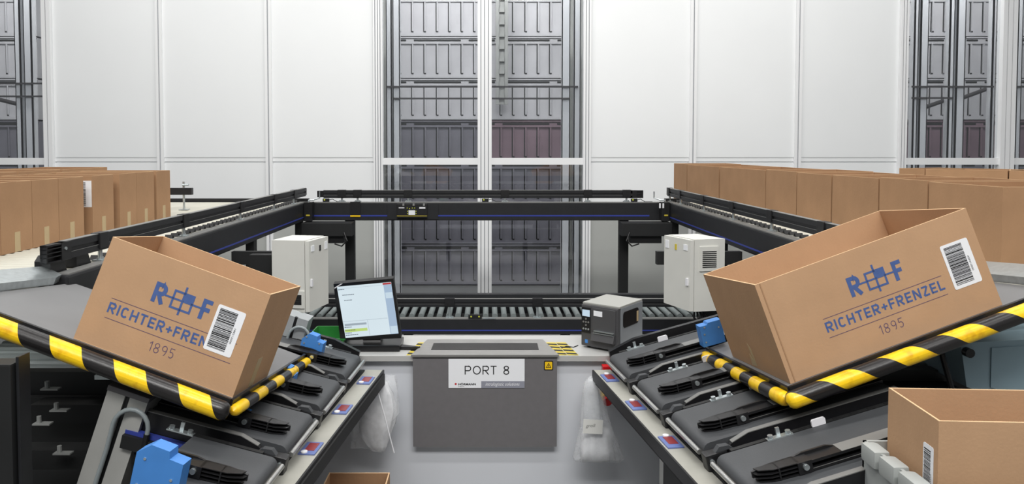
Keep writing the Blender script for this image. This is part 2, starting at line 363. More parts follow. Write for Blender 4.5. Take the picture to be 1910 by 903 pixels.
used = set(); ordn = ['top', 'second from the top', 'third from the top', 'fourth from the top', 'fifth from the top', 'sixth from the top', 'lowest']
stacks = [(-8.28, 'stack behind the left window'), (-.83, 'left stack behind the centre window'), (.66, 'right stack behind the centre window'),
          (7.28, 'left stack behind the right window'), (8.77, 'stack behind the far right pane')]
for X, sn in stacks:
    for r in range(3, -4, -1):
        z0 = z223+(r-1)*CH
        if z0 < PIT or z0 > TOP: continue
        k = 'crateL' if r >= 1 else ('crateR' if r == 0 and X > -5 and X != -.83 else 'crateD')  # upper rows take the lighter tone, lower rows the darker ones
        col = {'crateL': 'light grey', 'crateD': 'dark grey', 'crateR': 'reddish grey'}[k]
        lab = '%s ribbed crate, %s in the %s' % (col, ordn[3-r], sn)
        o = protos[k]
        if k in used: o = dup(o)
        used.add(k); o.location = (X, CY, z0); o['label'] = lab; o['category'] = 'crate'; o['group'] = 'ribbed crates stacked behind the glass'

# ================================================================== CARTONS
def carton(name, label, w_, d_, h_, loc, rot, mt='card', group=None, x_dir=1, th=.006):
    """open-topped carton, local origin at front bottom corner, x towards x_dir"""
    t = thing(name, label, 'carton', loc, rot, group)
    x0, x1 = (0, w_) if x_dir > 0 else (-w_, 0)
    m_ = MB(); m_.box(x0, x1, 0, d_, .0, th)
    m_.box(x0, x1, 0, th, th, h_); m_.box(x0, x1, d_-th, d_, th, h_); m_.box(x0, x0+th, th, d_-th, th, h_); m_.box(x1-th, x1, th, d_-th, th, h_)
    m_.build('body', M[mt], t)
    e = MB(); z = h_
    e.box(x0, x1, 0, th, z, z+.0012); e.box(x0, x1, d_-th, d_, z, z+.0012); e.box(x0, x0+th, th, d_-th, z, z+.0012); e.box(x1-th, x1, th, d_-th, z, z+.0012)
    e.build('rim', M['edge'], t)
    return t
def rrect(x0, x1, z0, z1, r, n=4):
    pts = []
    for cx_, cz_, a0 in ((x1-r, z1-r, 0), (x0+r, z1-r, 90), (x0+r, z0+r, 180), (x1-r, z0+r, 270)):
        for i in range(n+1):
            a = math.radians(a0+90*i/n); pts.append((cx_+r*math.cos(a), cz_+r*math.sin(a)))
    return pts
def barcode(parent, x0, x1, z0, z1, digits, seed, face='y', c=0.0, mirror=False):
    """label on plane y=c (face y, seen from -y) or x=c (face x, seen from -x)"""
    T = None
    if face == 'x': T = Matrix.Translation((c, 0, 0)) @ Matrix.Rotation(-PI/2, 4, 'Z'); c0 = 0
    else: c0 = c
    lb = MB().prism(rrect(x0, x1, z0, z1, .007), c0-.0012, c0-.0002, 'y', T).build('barcode_label', M['label'], parent)
    rr = random.Random(seed); z = z0+.014*(z1-z0)/.18; m_ = MB(); W_ = x1-x0; ze = z1-.012*(z1-z0)/.18
    while z < ze:
        t_ = rr.choice((.0012, .0012, .0018, .0018, .003, .0045))*(z1-z0)/.18
        m_.box(x0+W_*.10, x0+W_*.74, c0-.0018, c0-.0013, z, min(z+t_, ze), T); z += t_+rr.choice((.0016, .0016, .002, .003))*(z1-z0)/.18
    m_.build('bars', M['black_ink'], lb)
    dm = MB(); zt = z0+(z1-z0)*.62; zb = z0+(z1-z0)*.28
    vs, fs = text_shape(digits)
    pts = [Vector((x0+W_*.79+W_*.06*(b), c0-.0018, zt-(zt-zb)*a)) for a, b in vs]
    dm.add([T @ p for p in pts] if T else pts, fs); dm.build('digits', M['black_ink'], lb)
    return lb
def logo(t, ox, full=True):
    """print on the front face; ox shifts along x (ox=0 is the right-hand carton's layout)"""
    y = -.0006; X = lambda a: (a+ox, y, 0)
    m_ = MB()
    strokes_into(m_, 'R', (.347+ox, y, .227), (.052, 0, 0), (0, 0, .077), t=.205, ws=1.05)
    strokes_into(m_, 'F', (.537+ox, y, .227), (.040, 0, 0), (0, 0, .077), t=.205)
    def r(x0, x1, z0, z1): m_.box(x0+ox, x1+ox, y-.0002, y, z0, z1)
    r(.392, .56, .262, .269); r(.459, .467, .212, .32)                   # cross bars
    r(.421, .505, .291, .299); r(.421, .505, .228, .236); r(.421, .429, .236, .291); r(.497, .505, .236, .291)
    r(.467, .497, .269, .291)
    m_.build('logo_print', M['ink'], t)
    s = MB()
    if full: strokes_into(s, 'RICHTER+FRENZEL', (.207+ox, y, .133), (.504, 0, 0), (0, 0, .040), t=.18, ws=1.2)
    else:    strokes_into(s, 'RICHTER+FREN', (.207+ox, y, .133), (.400, 0, 0), (0, 0, .040), t=.18, ws=1.2)
    s.build('name_print', M['ink'], t)
    l = MB(); x1 = .713+ox
    l.box(.207+ox, x1, y-.0002, y, .1865, .1885); l.box(.207+ox, x1, y-.0002, y, .1115, .1135); l.build('rule_lines', M['ink2'], t)
    strokes_into(MB(), '1895', (.405+ox, y, .054), (.100, 0, 0), (0, 0, .037), t=.075).build('year_print', M['ink2'], t)
LP, LR = (-.9404, 2.7023, HC-.9268), (-.1202, .3378, -.0596)
RP, RR = (1.1676, 2.8099, HC-.9111), (-.1088, -.3295, .0799)
ct = carton('cardboard_carton', 'open brown carton with blue print tilted on the left tray, label over the name', .641, .411, .40, LP, LR, x_dir=-1)
logo(ct, -.767, full=False)
barcode(ct, -.170, -.060, .131, .304, '188212000', 3)
MB().box(0.0002, .0012, .16, .215, .004, .12).build('tape', M['tape'], ct)
MB().box(-.641, 0, -.0012, -.0002, .0, .0015).build('fold_line', M['edge'], ct)
ct = carton('cardboard_carton', 'long open brown carton with full blue print tilted on the right tray', .905, .591, .40, RP, RR, x_dir=1)
logo(ct, 0)
barcode(ct, .747, .864, .115, .294, 'AEF012000', 11)
MB().box(.018, .0225, -.0016, -.0002, .003, .398).build('glue_flap', M['cardb'], ct)
mb = MB().prism([(.30, .01), (.36, .006), (.345, .06), (.325, .035), (.33, .11), (.305, .085)], -.001, -.0002, 'x'); mb.build('torn_tape', M['tape'], ct)
# carton at the lower right, and the small one under the desk
FY = 2.02; fz = HC-519/FPX*FY; fx = (1763-PCX)/FPX*FY; H3 = .42
ct = carton('cardboard_carton', 'open brown carton standing low at the bottom right corner', .60, .285, H3, (fx, FY, fz-H3), (0, 0, math.radians(-3)), x_dir=1)
lab3 = barcode(ct, -.075, -.022, H3-.29, H3-.085, '000128', 5, face='x', c=0.0)
cr = thing('plastic_crate', 'grey plastic stacking crate around the foot of the bottom right carton', 'crate', (fx-.045, FY-.05, fz-H3-.006))
zc = .245
MB().box(0, .72, 0, .01, 0, zc).box(0, .72, .36, .37, 0, zc).box(0, .01, 0, .37, 0, zc).box(.71, .72, 0, .37, 0, zc).box(0, .72, 0, .37, -.01, 0).build('body', M['cgrey'], cr)
m_ = MB()
for i in range(3): m_.box(-.02, .03, .05+i*.105, .135+i*.105, zc-.05, zc+.006, ch=.012)
m_.build('ribbed_rim', M['cgrey'], cr, smooth=True)
ct = carton('cardboard_carton', 'small open brown carton on the floor in front of the desk', .295, .26, .49, (-.765, 3.27, 0), (0, 0, 0), mt='cardb', x_dir=1)

# carton rows on the outer conveyors
ZB = HC-.604
CHT = .402
ords = ['first', 'second', 'third', 'fourth', 'fifth', 'sixth', 'seventh', 'eighth', 'ninth', 'tenth', 'eleventh']
def row_box(label, near, far, deep, side, group, near_face=False, tape=False, hh=CHT, j=0.0):
    """carton whose inner face runs from point near to point far (XY), extending outward (side=-1 left, +1 right)"""
    d = Vector((far[0]-near[0], far[1]-near[1])); L_ = d.length-.004; a = math.atan2(d.y, d.x)
    t = thing('cardboard_carton', label, 'carton', (near[0], near[1], ZB+.003), (0, 0, a-PI/2), group)
    # local y along the row, x outward
    s = side; x0, x1 = (0, deep) if s > 0 else (-deep, 0); th = .006
    m_ = MB(); m_.box(x0, x1, 0, L_, 0, th); m_.box(x0, x1, 0, th, th, hh); m_.box(x0, x1, L_-th, L_, th, hh); m_.box(x0, x0+th, th, L_-th, th, hh); m_.box(x1-th, x1, th, L_-th, th, hh)
    m_.build('body', M['cardb'], t)
    e = MB(); e.box(x0, x1, 0, th, hh, hh+.0012); e.box(x0, x1, L_-th, L_, hh, hh+.0012); e.box(x0, x0+th, th, L_-th, hh, hh+.0012); e.box(x1-th, x1, th, L_-th, hh, hh+.0012)
    e.build('rim', M['edge'], t)
    if tape:
        xs = .0003 if s < 0 else -.0013
        MB().box(xs, xs+.001, L_*.42, L_*.42+.05, .002, .115).build('tape', M['tape'], t)
    return t
lx = -2.69
def ly(px): return lx/((px-PCX)/FPX)
# (px of near edge, px of far edge, offset)
left = [(-64, -2), (-2, 58), (58, 108), (108, 155), (171, 211), (222, 254), (254, 287), (291, 317)]
G1 = 'cartons in the row on the left conveyor'
for i, (a, b) in enumerate(left):
    k = len(left)-1-i
    lb = 'brown open carton, %s in the left-hand row counted from the far end' % ords[k]
    off = {4: -.0, 5: -.0}.get(i, 0); 
    t = row_box(lb, (lx+off, ly(a)), (lx+off, ly(b)), .62, -1, G1, tape=True)
    if i == 4:
        MB().box(-.10, -.005, -.0014, -.0003, .19, .37).build('barcode_label', M['label'], t)
        m_ = MB(); rr = random.Random(4); z = .2
        while z < .36:
            h_ = rr.choice((.002, .004)); m_.box(-.09, -.045, -.002, -.0015, z, z+h_); z += h_+rr.choice((.002, .004))
        m_.build('bars', M['black_ink'], t.children[-1])
G2 = 'cartons in the row on the right conveyor'
n0, n1 = Vector((2.55, 3.60)), Vector((2.19, 8.66))
def ron(px):
    k = (px-PCX)/FPX; d = n1-n0; s_ = (k*n0.y-n0.x)/(d.x-k*d.y); return n0+d*s_
right = [(1872, 1733), (1731, 1641), (1639, 1553), (1551, 1487), (1486, 1429), (1428, 1343), (1341, 1282), (1281, 1257)]
for i, (a, b) in enumerate(right):
    k = len(right)-1-i
    row_box('brown open carton, %s in the right-hand row counted from the far end' % ords[k], tuple(ron(a)), tuple(ron(b)), .62, 1, G2, hh=CHT+(.006 if i % 3 == 1 else 0))
# second rows further out
G3 = 'cartons of the outer left row'; G4 = 'cartons of the outer right row'
def ou(px, D): return ((px-PCX)/FPX*D, D)
ys = [(5.3, 5.85), (5.88, 6.45), (6.48, 7.25)]
for i, (a, b) in enumerate(ys): row_box('brown carton, %s from the far end in the outer left row behind the nearer row' % ords[2-i], (-3.72, a), (-3.72, b), .6, -1, G3)
rpts = [(1677, 6.9, 1725, 6.65), (1726, 6.64, 1880, 6.15), (1882, 6.14, 2000, 5.9)]
for i, (a, da, b, db) in enumerate(rpts):
    row_box('brown carton, %s from the left in the outer right row behind the nearer row' % ords[i], ou(b, db), ou(a, da), .5, 1, G4)

# ================================================================== ROLLER CONVEYORS
BZ = HC-.60                                             # top of the upper conveyor frames
def roller_set(parent, n, start, step, r, p0, p1, m, name='roller'):
    """n rollers; first from p0 to p1 (relative to start), moved by step"""
    me0 = None
    for i in range(n):
        if me0 is None:
            o = MB().cyl(p0, p1, r, 14).build(name, m, parent, smooth=True); me0 = o
        else:
            o = me0.copy(); COL.objects.link(o); o.parent = parent
        o.location = Vector(start)+Vector(step)*i
def bed(label, side):
    s = side; t = thing('roller_conveyor', label, 'conveyor')
    xi, xo = 1.95, 4.75
    fr = lambda a, b, c, d, e, f, **k: B(min(s*a, s*b), max(s*a, s*b), c, d, e, f, **k)
    sf = fr(xi, xi+.09, 3.42, 8.06, BZ-.19, BZ, ch=.012).build('side_frame', M['blk2'], t)
    fr(xi-.002, xi, 3.5, 7.98, BZ-.155, BZ-.143).build('blue_stripe', M['blue'], sf)
    fr(xi+.01, xi+.08, 3.45, 8.02, BZ-.001, BZ+.006).build('top_edge', M['railtop'], sf)
    fr(xo, xo+.08, 3.3, 8.2, BZ-.19, BZ+.0).build('side_frame', M['blk2'], t)
    fr(xi+.0, xo, 8.06, 8.12, BZ-.10, BZ+.035).build('end_rail', M['blk2'], t)
    roller_set(t, 63, (0, 3.385, BZ-.030), (0, .0745, 0), .030, (s*(xi+.10), 0, 0), (s*(xo-.01), 0, 0), M['cream'])
    # bearing caps standing along the inner frame
    me0 = None
    for i in range(46):
        if me0 is None:
            me0 = MB().prism([(-.02, 0), (.02, 0), (.012, .018), (-.004, .024)], -.025, .025, 'x').build('roller_cap', M['blk'], t); o = me0
        else: o = me0.copy(); COL.objects.link(o); o.parent = t
        o.location = (s*(xi+.12), 3.9+i*.0905, BZ+.004)
    for y in (3.9, 6.2, 7.8):
        fr(xi+.01, xi+.08, y, y+.08, 0, BZ-.19).build('leg', M['blk3'], t)
    for y in (4.0, 7.8): fr(xo, xo+.08, y, y+.08, 0, BZ-.19).build('leg', M['blk3'], t)
    return t
bedL = bed('long cream roller conveyor with black frame carrying the left carton row', -1)
bedR = bed('long cream roller conveyor with black frame carrying the right carton row', 1)
q = B(-3.12, -2.80, 7.0, 7.05, HC-.455, HC-.39, ch=.004).build('side_stop', M['blk2'], bedL)
MB().cyl((-2.88, 7.02, BZ), (-2.88, 7.02, HC-.33), .010, 10).cyl((-2.88, 6.99, HC-.36), (-2.82, 6.99, HC-.36), .009, 8).box(-2.92, -2.84, 6.99, 7.06, BZ, BZ+.008).build('stud', M['zinc'], q)
# big black guide pads at the near end of the left frame
for X, Y, rz in ((-2.07, 3.50, 0), (-2.07, 3.72, 0)):
    MB().prism([(-.06, 0), (.075, 0), (.05, .05), (.02, .085), (-.03, .085), (-.06, .06)], -.045, .03, 'x').build('end_pad', M['blk'], bedL).location = (X, Y, BZ+.003)
def guide_rail(name, label, p0, p1, z0, z1, stanch, tip=0, th=.034, side=1):
    """straight rail from p0 to p1 in plan, with C groove, clamp blocks and stanchions at the given distances"""
    p0 = Vector(p0); p1 = Vector(p1); d = p1-p0; L_ = d.length; a = math.atan2(d.y, d.x)
    t = thing(name, label, 'guide rail', (p0.x, p0.y, 0), (0, 0, a))
    h = z1-z0
    m_ = MB().box(tip, L_-.02, -th/2, th/2, z0+h*.62, z1).box(tip, L_-.02, -th/2, th/2, z0, z0+h*.38).box(tip, L_-.02, -th/4, th/4, z0+h*.3, z0+h*.7)
    m_.build('rail', M['blk2'], t)
    m_ = MB().box(tip, L_-.02, -th/2-.001, th/2+.001, z1, z1+.003).box(tip, L_-.02, -th/2-.001, -th/2, z0+h*.36, z0+h*.385).box(tip, L_-.02, th/2, th/2+.001, z0+h*.36, z0+h*.385)
    m_.build('edge_strip', M['railtop'], t)
    MB().prism([(L_-.02, -th/2), (L_+.05, -th/4), (L_+.05, th/4), (L_-.02, th/2)], z0+h*.1, z1-h*.05, 'z').build('end_cap', M['blk'], t)
    if tip:
        m_ = MB().prism([(0, -th*.6), (tip*.45, -th*.75), (tip, -th*.75), (tip, th*.5), (0, th*.3)], z1-h*.1, z1, 'z').prism([(0, -th*.6), (tip*.45, -th*.75), (tip, -th*.75), (tip, th*.5), (0, th*.3)], z0, z0+h*.08, 'z')
        for k in (.3, .52, .74): m_.prism([(0.0, -th*.6), (tip*.45, -th*.75), (tip, -th*.75), (tip, th*.3), (0, th*.3)], z0+h*k, z0+h*k+h*.05, 'z')
        m_.box(0, .008, -th*.6, th*.3, z0, z1).box(tip-.05, tip+.03, -th*.8, th*.5, z0, z1).box(.0, tip, -.002, .004, z0, z1)
        c_ = m_.build('finned_tip', M['blk'], t)
        MB().cyl((tip-.02, -th*.95, z1-h*.35), (tip-.02, -th*.75, z1-h*.35), .008, 10).build('bolt', M['zinc'], c_)
    for x in stanch:
        b_ = MB().box(x-.045, x+.045, -th*.75, th*.75, z0+h*.12, z1+.006, ch=.004).build('clamp_block', M['blk'], t)
        s_ = MB().cyl((x, 0, BZG), (x, 0, z0+h*.2), .011, 12).build('stanchion', M['zinc'], t, smooth=True)
        MB().box(x-.035, x+.035, -.025, .025, BZG, BZG+.006).cyl((x-.02, 0, BZG+.006), (x-.02, 0, BZG+.016), .008, 6).cyl((x+.02, 0, BZG+.006), (x+.02, 0, BZG+.016), .008, 6).build('foot_plate', M['zinc'], s_)
    return t
BZG = BZ+.006
guide_rail('guide_rail', 'black guide rail with finned tip along the left cream conveyor', (-2.03, 3.36), (-2.0, 8.12), BZ+.062, BZ+.148, (.50, 1.55, 2.66, 3.6, 4.3), tip=.16)
guide_rail('guide_rail', 'black guide rail along the right cream conveyor', (2.0, 8.12), (2.03, 3.36), BZ+.062, BZ+.148, (.05, .5, 1.3, 2.1, 2.9, 3.7), tip=0)
# cross conveyor at the back of the U
t = thing('roller_conveyor', 'upper cross conveyor with black beam and blue stripe in front of the windows', 'conveyor')
CYF = 7.96
sf = B(-1.93, 1.93, CYF, CYF+.08, BZ-.195, BZ-.002, ch=.008).build('front_beam', M['blk2'], t)
for a, b in ((584, 722), (817, 1212)):
    B(rx(a, CYF), rx(b, CYF), CYF-.003, CYF-.001, BZ-.15, BZ-.134).build('blue_stripe', M['blue'], sf)
B(-1.90, 1.90, CYF-.001, CYF+.08, BZ-.004, BZ+.004).build('top_edge', M['railtop'], sf)
B(-1.93, 1.93, CYF+.34, CYF+.40, BZ-.19, BZ-.035).build('rear_beam', M['blk2'], t)
roller_set(t, 44, (-1.84, CYF+.09, BZ-.045), (.0855, 0, 0), .026, (0, 0, 0), (0, .25, 0), M['blk2'])
for x in (-1.5, 1.5): B(x-.05, x+.05, CYF+.1, CYF+.18, .0, BZ-.19).build('leg', M['blk3'], t)
# sensor bracket with the yellow edge, and the control module
bk = B(rx(653, CYF), rx(672, CYF), CYF-.012, CYF-.003, BZ-.145, BZ+.01).build('sensor_bracket', M['blk'], t)
B(rx(653, CYF), rx(672, CYF), CYF-.016, CYF-.012, BZ-.152, BZ-.136).build('yellow_edge', M['yellow'], bk)
cm = thing('control_module', 'black wiring module with yellow line and small terminals on the upper beam', 'control box')
x0, x1 = rx(741, CYF), rx(797, CYF)
B(x0, x1, CYF-.05, CYF-.003, BZ-.16, BZ-.01, ch=.004).build('housing', M['blk'], cm)
B(rx(722, CYF), rx(741, CYF), CYF-.012, CYF-.003, BZ-.18, BZ-.02).build('side_plate', M['blk2'], cm); B(rx(797, CYF), rx(817, CYF), CYF-.012, CYF-.003, BZ-.18, BZ-.02).build('side_plate', M['blk2'], cm)
B(x0, x1, CYF-.053, CYF-.05, BZ-.143, BZ-.137).build('yellow_line', M['yel2'], cm)
B(x0+.125, x0+.195, CYF-.056, CYF-.05, BZ-.128, BZ-.08).build('rating_label', M['label'], cm)
B(x0+.24, x0+.305, CYF-.055, CYF-.05, BZ-.062, BZ-.045).build('white_tag', M['white'], cm)
B(x0+.02, x0+.08, CYF-.055, CYF-.05, BZ-.058, BZ-.048).build('white_tag', M['white'], cm)
for i in range(3): B(x0+.06+i*.11, x0+.08+i*.11, CYF-.06, CYF-.045, BZ-.03, BZ-.006).build('connector', M['steel'], cm)
for x, z in ((.11, .055), (.135, .062), (.165, .055), (.19, .055), (.115, .09), (.115, .115), (.205, .09), (.205, .115)):
    MB().cyl((x0+x, CYF-.054, BZ-z), (x0+x, CYF-.05, BZ-z), .005, 8).build('indicator', M['led'], cm)
guide_rail('guide_rail', 'black guide rail along the upper cross conveyor', (rx(1200, 8.02), 8.02), (rx(600, 8.02), 8.02), BZ+.045, BZ+.128, (.18, .6, 1.5, 2.55, 3.1, 3.27), tip=.12)
# sensors near both ends of the cross conveyor
for px, nm in ((608, 'left end'), (1183, 'right end'), (905, 'middle')):
    s_ = thing('light_sensor', 'small black sensor with a yellow lamp at the %s of the upper cross conveyor' % nm, 'sensor', ((px-PCX)/FPX*8.0, 7.99, BZ+.006))
    B(-.035, .035, -.012, .012, 0, .035, ch=.004).build('housing', M['blk'], s_); MB().cyl((-.015, -.014, .022), (-.015, -.012, .022), .008, 8).build('lamp', M['led'], s_)
    MB().tube([(.035, 0, .02), (.07, 0, .028), (.12, .01, .0), (.2, .01, -.0)], .004, 6).build('cable', M['blk'], s_)
# corner boxes hanging under both corners
for s, nm in ((-1, 'left'), (1, 'right')):
    c_ = thing('corner_drive', 'black drive box hanging under the %s rear corner of the upper conveyor' % nm, 'drive box')
    xa, xb = sorted((s*1.42, s*1.95)); B(xa, xb, 7.75, 7.95, BZ-.34, BZ-.2, ch=.006).build('housing', M['blk3'], c_)
    B(xa+.1, xb-.1, 7.8, 7.9, BZ-.42, BZ-.34).build('motor', M['blk'], c_)
    MB().tube([(s*1.5, 7.74, BZ-.3), (s*1.46, 7.7, BZ-.38), (s*1.52, 7.72, BZ-.44), (s*1.6, 7.75, BZ-.42)], .008, 8).build('cable', M['blk'], c_)
    e = thing('corner_bracket', 'black bracket with a yellow tag joining the %s corner beams' % nm, 'bracket')
    xa, xb = sorted((s*1.86, s*1.945)); B(xa, xb, 7.84, 7.955, BZ-.19, BZ+.012, ch=.004).build('plate', M['blk'], e)
    B(xa+.025, xb-.02, 7.835, 7.839, BZ-.135, BZ-.12).build('yellow_tag', M['yel2'], e)
    if s > 0:
        for dx in (.0, .035): B(xa-.03+dx, xa-.012+dx, 7.838, 7.842, BZ-.05, BZ-.0).build('white_tag', M['white'], e)
    MB().tube([(s*1.9, 7.86, BZ+.012), (s*1.9, 7.86, BZ+.03), (s*1.86, 7.9, BZ+.03), (s*1.8, 7.95, BZ+.05), (s*1.8, 7.95, BZ+.12)], .007, 8).build('bent_rod', M['zinc'], e)
# lower cross conveyor
LZ = HC-1.526; LY = 6.5
t = thing('roller_conveyor', 'lower cross conveyor with grey rollers behind the desk', 'conveyor')
sf = B(-2.6, 2.6, LY, LY+.07, LZ-.135, LZ, ch=.006).build('front_beam', M['blk2'], t)
B(-2.5, 2.5, LY-.003, LY-.001, LZ-.106, LZ-.094).build('blue_stripe', M['blue'], sf)
B(-2.6, 2.6, LY-.001, LY+.07, LZ-.002, LZ+.005).build('top_edge', M['railtop'], sf)
B(-2.6, 2.6, LY+.60, LY+.68, LZ-.13, LZ+.10).build('rear_beam', M['blk2'], t)
roller_set(t, 60, (-2.5, LY+.08, LZ+.005), (.083, 0, 0), .026, (0, 0, 0), (0, .51, 0), M['roller'])
B(-2.6, 2.6, LY+.1, LY+.5, LZ-.16, LZ-.06).build('belly_pan', M['blk3'], t)
for x in (-2.0, -.7, .7, 2.0): B(x-.04, x+.04, LY+.02, LY+.1, 0, LZ-.13).build('leg', M['blk3'], t)
BZG = LZ+.005
guide_rail('guide_rail', 'black guide rail along the lower cross conveyor', (2.5, LY+.035), (-2.5, LY+.035), LZ+.105, LZ+.175, (1.2, 2.05, 2.83, 3.6), tip=0)
s_ = thing('light_sensor', 'small black sensor with yellow lamps on the lower cross conveyor', 'sensor', ((886-PCX)/FPX*6.5, LY-.0, LZ+.006))
B(-.06, .06, -.012, .012, 0, .035, ch=.004).build('housing', M['blk'], s_)
for x in (-.035, .035): MB().cyl((x, -.014, .02), (x, -.012, .02), .007, 8).build('lamp', M['led'], s_)
MB().box(.07, .18, -.01, .01, 0, .008).build('bracket', M['zinc'], s_)

# ================================================================== CONTROL CABINETS
def cabinet(label, edge, door_to, wide_to, ztop, zbot, vent_side):
    """edge, door_to, wide_to are XY points of the nearest vertical edge, far end of the door face, far end of the other face"""
    t = thing('control_cabinet', label, 'cabinet', (edge[0], edge[1], zbot)); h = ztop-zbot
    e = Vector((0, 0)); a = Vector(door_to)-Vector(edge); b = Vector(wide_to)-Vector(edge)
    k = a.normalized()*.035
    def quad(m_, o0, o1, o2, o3, z0, z1): m_.add([(p.x, p.y, z) for z in (z0, z1) for p in (o0, o1, o2, o3)], [(0, 3, 2, 1), (4, 5, 6, 7), (0, 1, 5, 4), (1, 2, 6, 5), (2, 3, 7, 6), (3, 0, 4, 7)]); return m_
    bu = b.normalized(); au = a.normalized(); d0 = bu*.03; g = bu*.004
    quad(MB(), d0+g, d0+g+a, a+b, b, 0, h).build('body', M['cab'], t)
    dr = quad(MB(), e, a, a+d0, d0, .004, h-.004).build('door', M['cab'], t)
    out = -bu; o_ = lambda s, z, dd=0: au*s+out*dd
    def plate(s0, s1, z0, z1, name, m, par, dd=.004):
        quad(MB(), o_(s0, 0, dd), o_(s1, 0, dd), o_(s1, 0, 0), o_(s0, 0, 0), z0, z1).build(name, m, par)
    L_ = a.length
    plate(.015, .035, h*.36, h*.46, 'lock', M['white'], dr, .012)
    plate(.03, .075, h*.84, h*.92, 'label_plate', M['label'], dr); plate(L_-.06, L_-.02, h*.82, h*.93, 'label_plate', M['label'], dr)
    plate(.16, .18, h*.82, h*.90, 'warning_tag', M['blk' if vent_side < 0 else 'yel2'], dr)
    # louvre on the wide face
    W_ = b.length; ou_ = -au
    def pl2(s0, s1, z0, z1, name, m, par, dd):
        quad(MB(), bu*s0+ou_*dd, bu*s1+ou_*dd, bu*s1, bu*s0, z0, z1).build(name, m, par)
    if vent_side > 0: u0, u1, z0, z1 = .08, .24, .56, .90
    else: u0, u1, z0, z1 = .04, .20, .06, .30
    sc = W_/.30
    pl2(u0*sc, u1*sc, h*z0, h*z1, 'vent_frame', M['cab'], t, .01)
    vf = t.children[-1] if t.children else t
    for i in range(9):
        zz = h*(z0+.05+(z1-z0-.1)*i/9); pl2((u0+.02)*sc, (u1-.02)*sc, zz, zz+h*.013, 'louvre', M['blk3'], t, .0125)
    return t
cabinet('pale grey wall cabinet hanging under the left conveyor beside the screen', (-1.255, 5.2), (-1.185, 5.50), (-1.53, 5.24), HC-.663, HC-1.175, -1)
cabinet('pale grey wall cabinet with a louvred vent under the right conveyor', (1.436, 5.2), (1.325, 5.50), (1.70, 5.26), HC-.655, HC-1.17, 1)
for s, nm in ((-1, 'left'), (1, 'right')):
    xa, xb = sorted((s*1.60, s*1.76))
    m_ = MB().box(xa, xb, 5.45, 5.53, 0, BZ-.2)
    tag(m_.build('support_post', M['blk3']), 'black square support post behind the %s control cabinet' % nm, 'post')
    m_ = MB().box(*sorted((s*1.3, s*1.95)), 5.62, 5.68, BZ-.30, BZ-.2)
    tag(m_.build('cross_beam', M['blk3']), 'black beam above the %s control cabinet' % nm, 'beam')
for s, nm in ((-1, 'left'), (1, 'right')):
    xh = -1.41 if s < 0 else 1.54; m_ = MB().box(xh-.06, xh+.06, 5.40, 5.63, HC-.88, HC-.83)
    tag(m_.build('cabinet_hanger', M['blk3']), 'black bracket carrying the %s control cabinet from the beam behind it' % nm, 'bracket')
tb = MB()
for i in range(4): tb.tube([(1.5+.02*i, 5.3+.02*i, HC-1.17), (1.49+.03*i, 5.28, HC-1.23), (1.56+.02*i, 5.3, HC-1.30), (1.62, 5.35, HC-1.42)], .008, 7)
tag(tb.build('cable_bundle', M['blk']), 'black cables hanging from the bottom of the right control cabinet', 'cable')

# ================================================================== DESK
DZ = HC-1.156; DY = 4.05
dk = thing('work_desk', 'pale grey packing desk with worktop in the middle', 'desk')
B(-1.0, .97, DY+.04, 4.46, .0, DZ-.03).build('body', M['deskb'], dk)
wt = MB().prism([(-.95, DY), (.99, DY), (1.15, 4.3), (1.15, 4.5), (-1.18, 4.5), (-1.18, 4.3)], DZ-.03, DZ, 'z').build('worktop', M['desk'], dk)
rp = MB(); xl, xr = (769-PCX)/FPX*DY, (1040-PCX)/FPX*DY
rp.prism([(xl-.01, DY-.02), (xr+.01, DY-.02), (xr-.055, 4.36), (xl+.055, 4.36)], DZ+.001, DZ+.012, 'z'); rp.build('scanner_plate', M['ramp'], dk)
gl = MB().prism([(rx(803, 4.13), 4.13), (rx(1006, 4.13), 4.13), (rx(1003, 4.27), 4.27), (rx(808, 4.27), 4.27)], DZ+.0125, DZ+.014, 'z').build('scanner_window', M['glassd'], dk)
pn = B(xl, xr, DY-.012, DY+.0, HC-1.66, DZ-.012).build('front_panel', M['dpanel'], dk)
B(xl+.03, xr-.03, DY-.004, DY+.03, HC-1.667, HC-1.661).build('panel_lip', M['white'], dk)
# hazard tapes on the worktop
for sgn, (cxp, yy) in ((-1, (760, 0)), (1, (1050, 0))):
    hz = MB(); hb = MB()
    for i in range(2):
        x0 = (-.448 if sgn < 0 else .39)+i*.062+(.0); x1 = x0+.058
        sk = (.045 if sgn < 0 else -.045)
        hz.add([(x0, DY+.01, DZ+.0015), (x1, DY+.01, DZ+.0015), (x1+sk, 4.33, DZ+.0015), (x0+sk, 4.33, DZ+.0015)], [(0, 1, 2, 3)])
        for k in range(4):
            f0 = .08+k*.24; f1 = f0+.12; y = lambda f: DY+.01+(4.33-DY-.01)*f
            hb.add([(x0+sk*f0, y(f0), DZ+.002), (x1+sk*(f0), y(f0-.04), DZ+.002), (x1+sk*f1, y(f1-.04), DZ+.002), (x0+sk*f1, y(f1), DZ+.002)], [(0, 1, 2, 3)])
    o = hz.build('hazard_tape', M['yel2'], dk); hb.build('stripes', M['black_ink'], o)
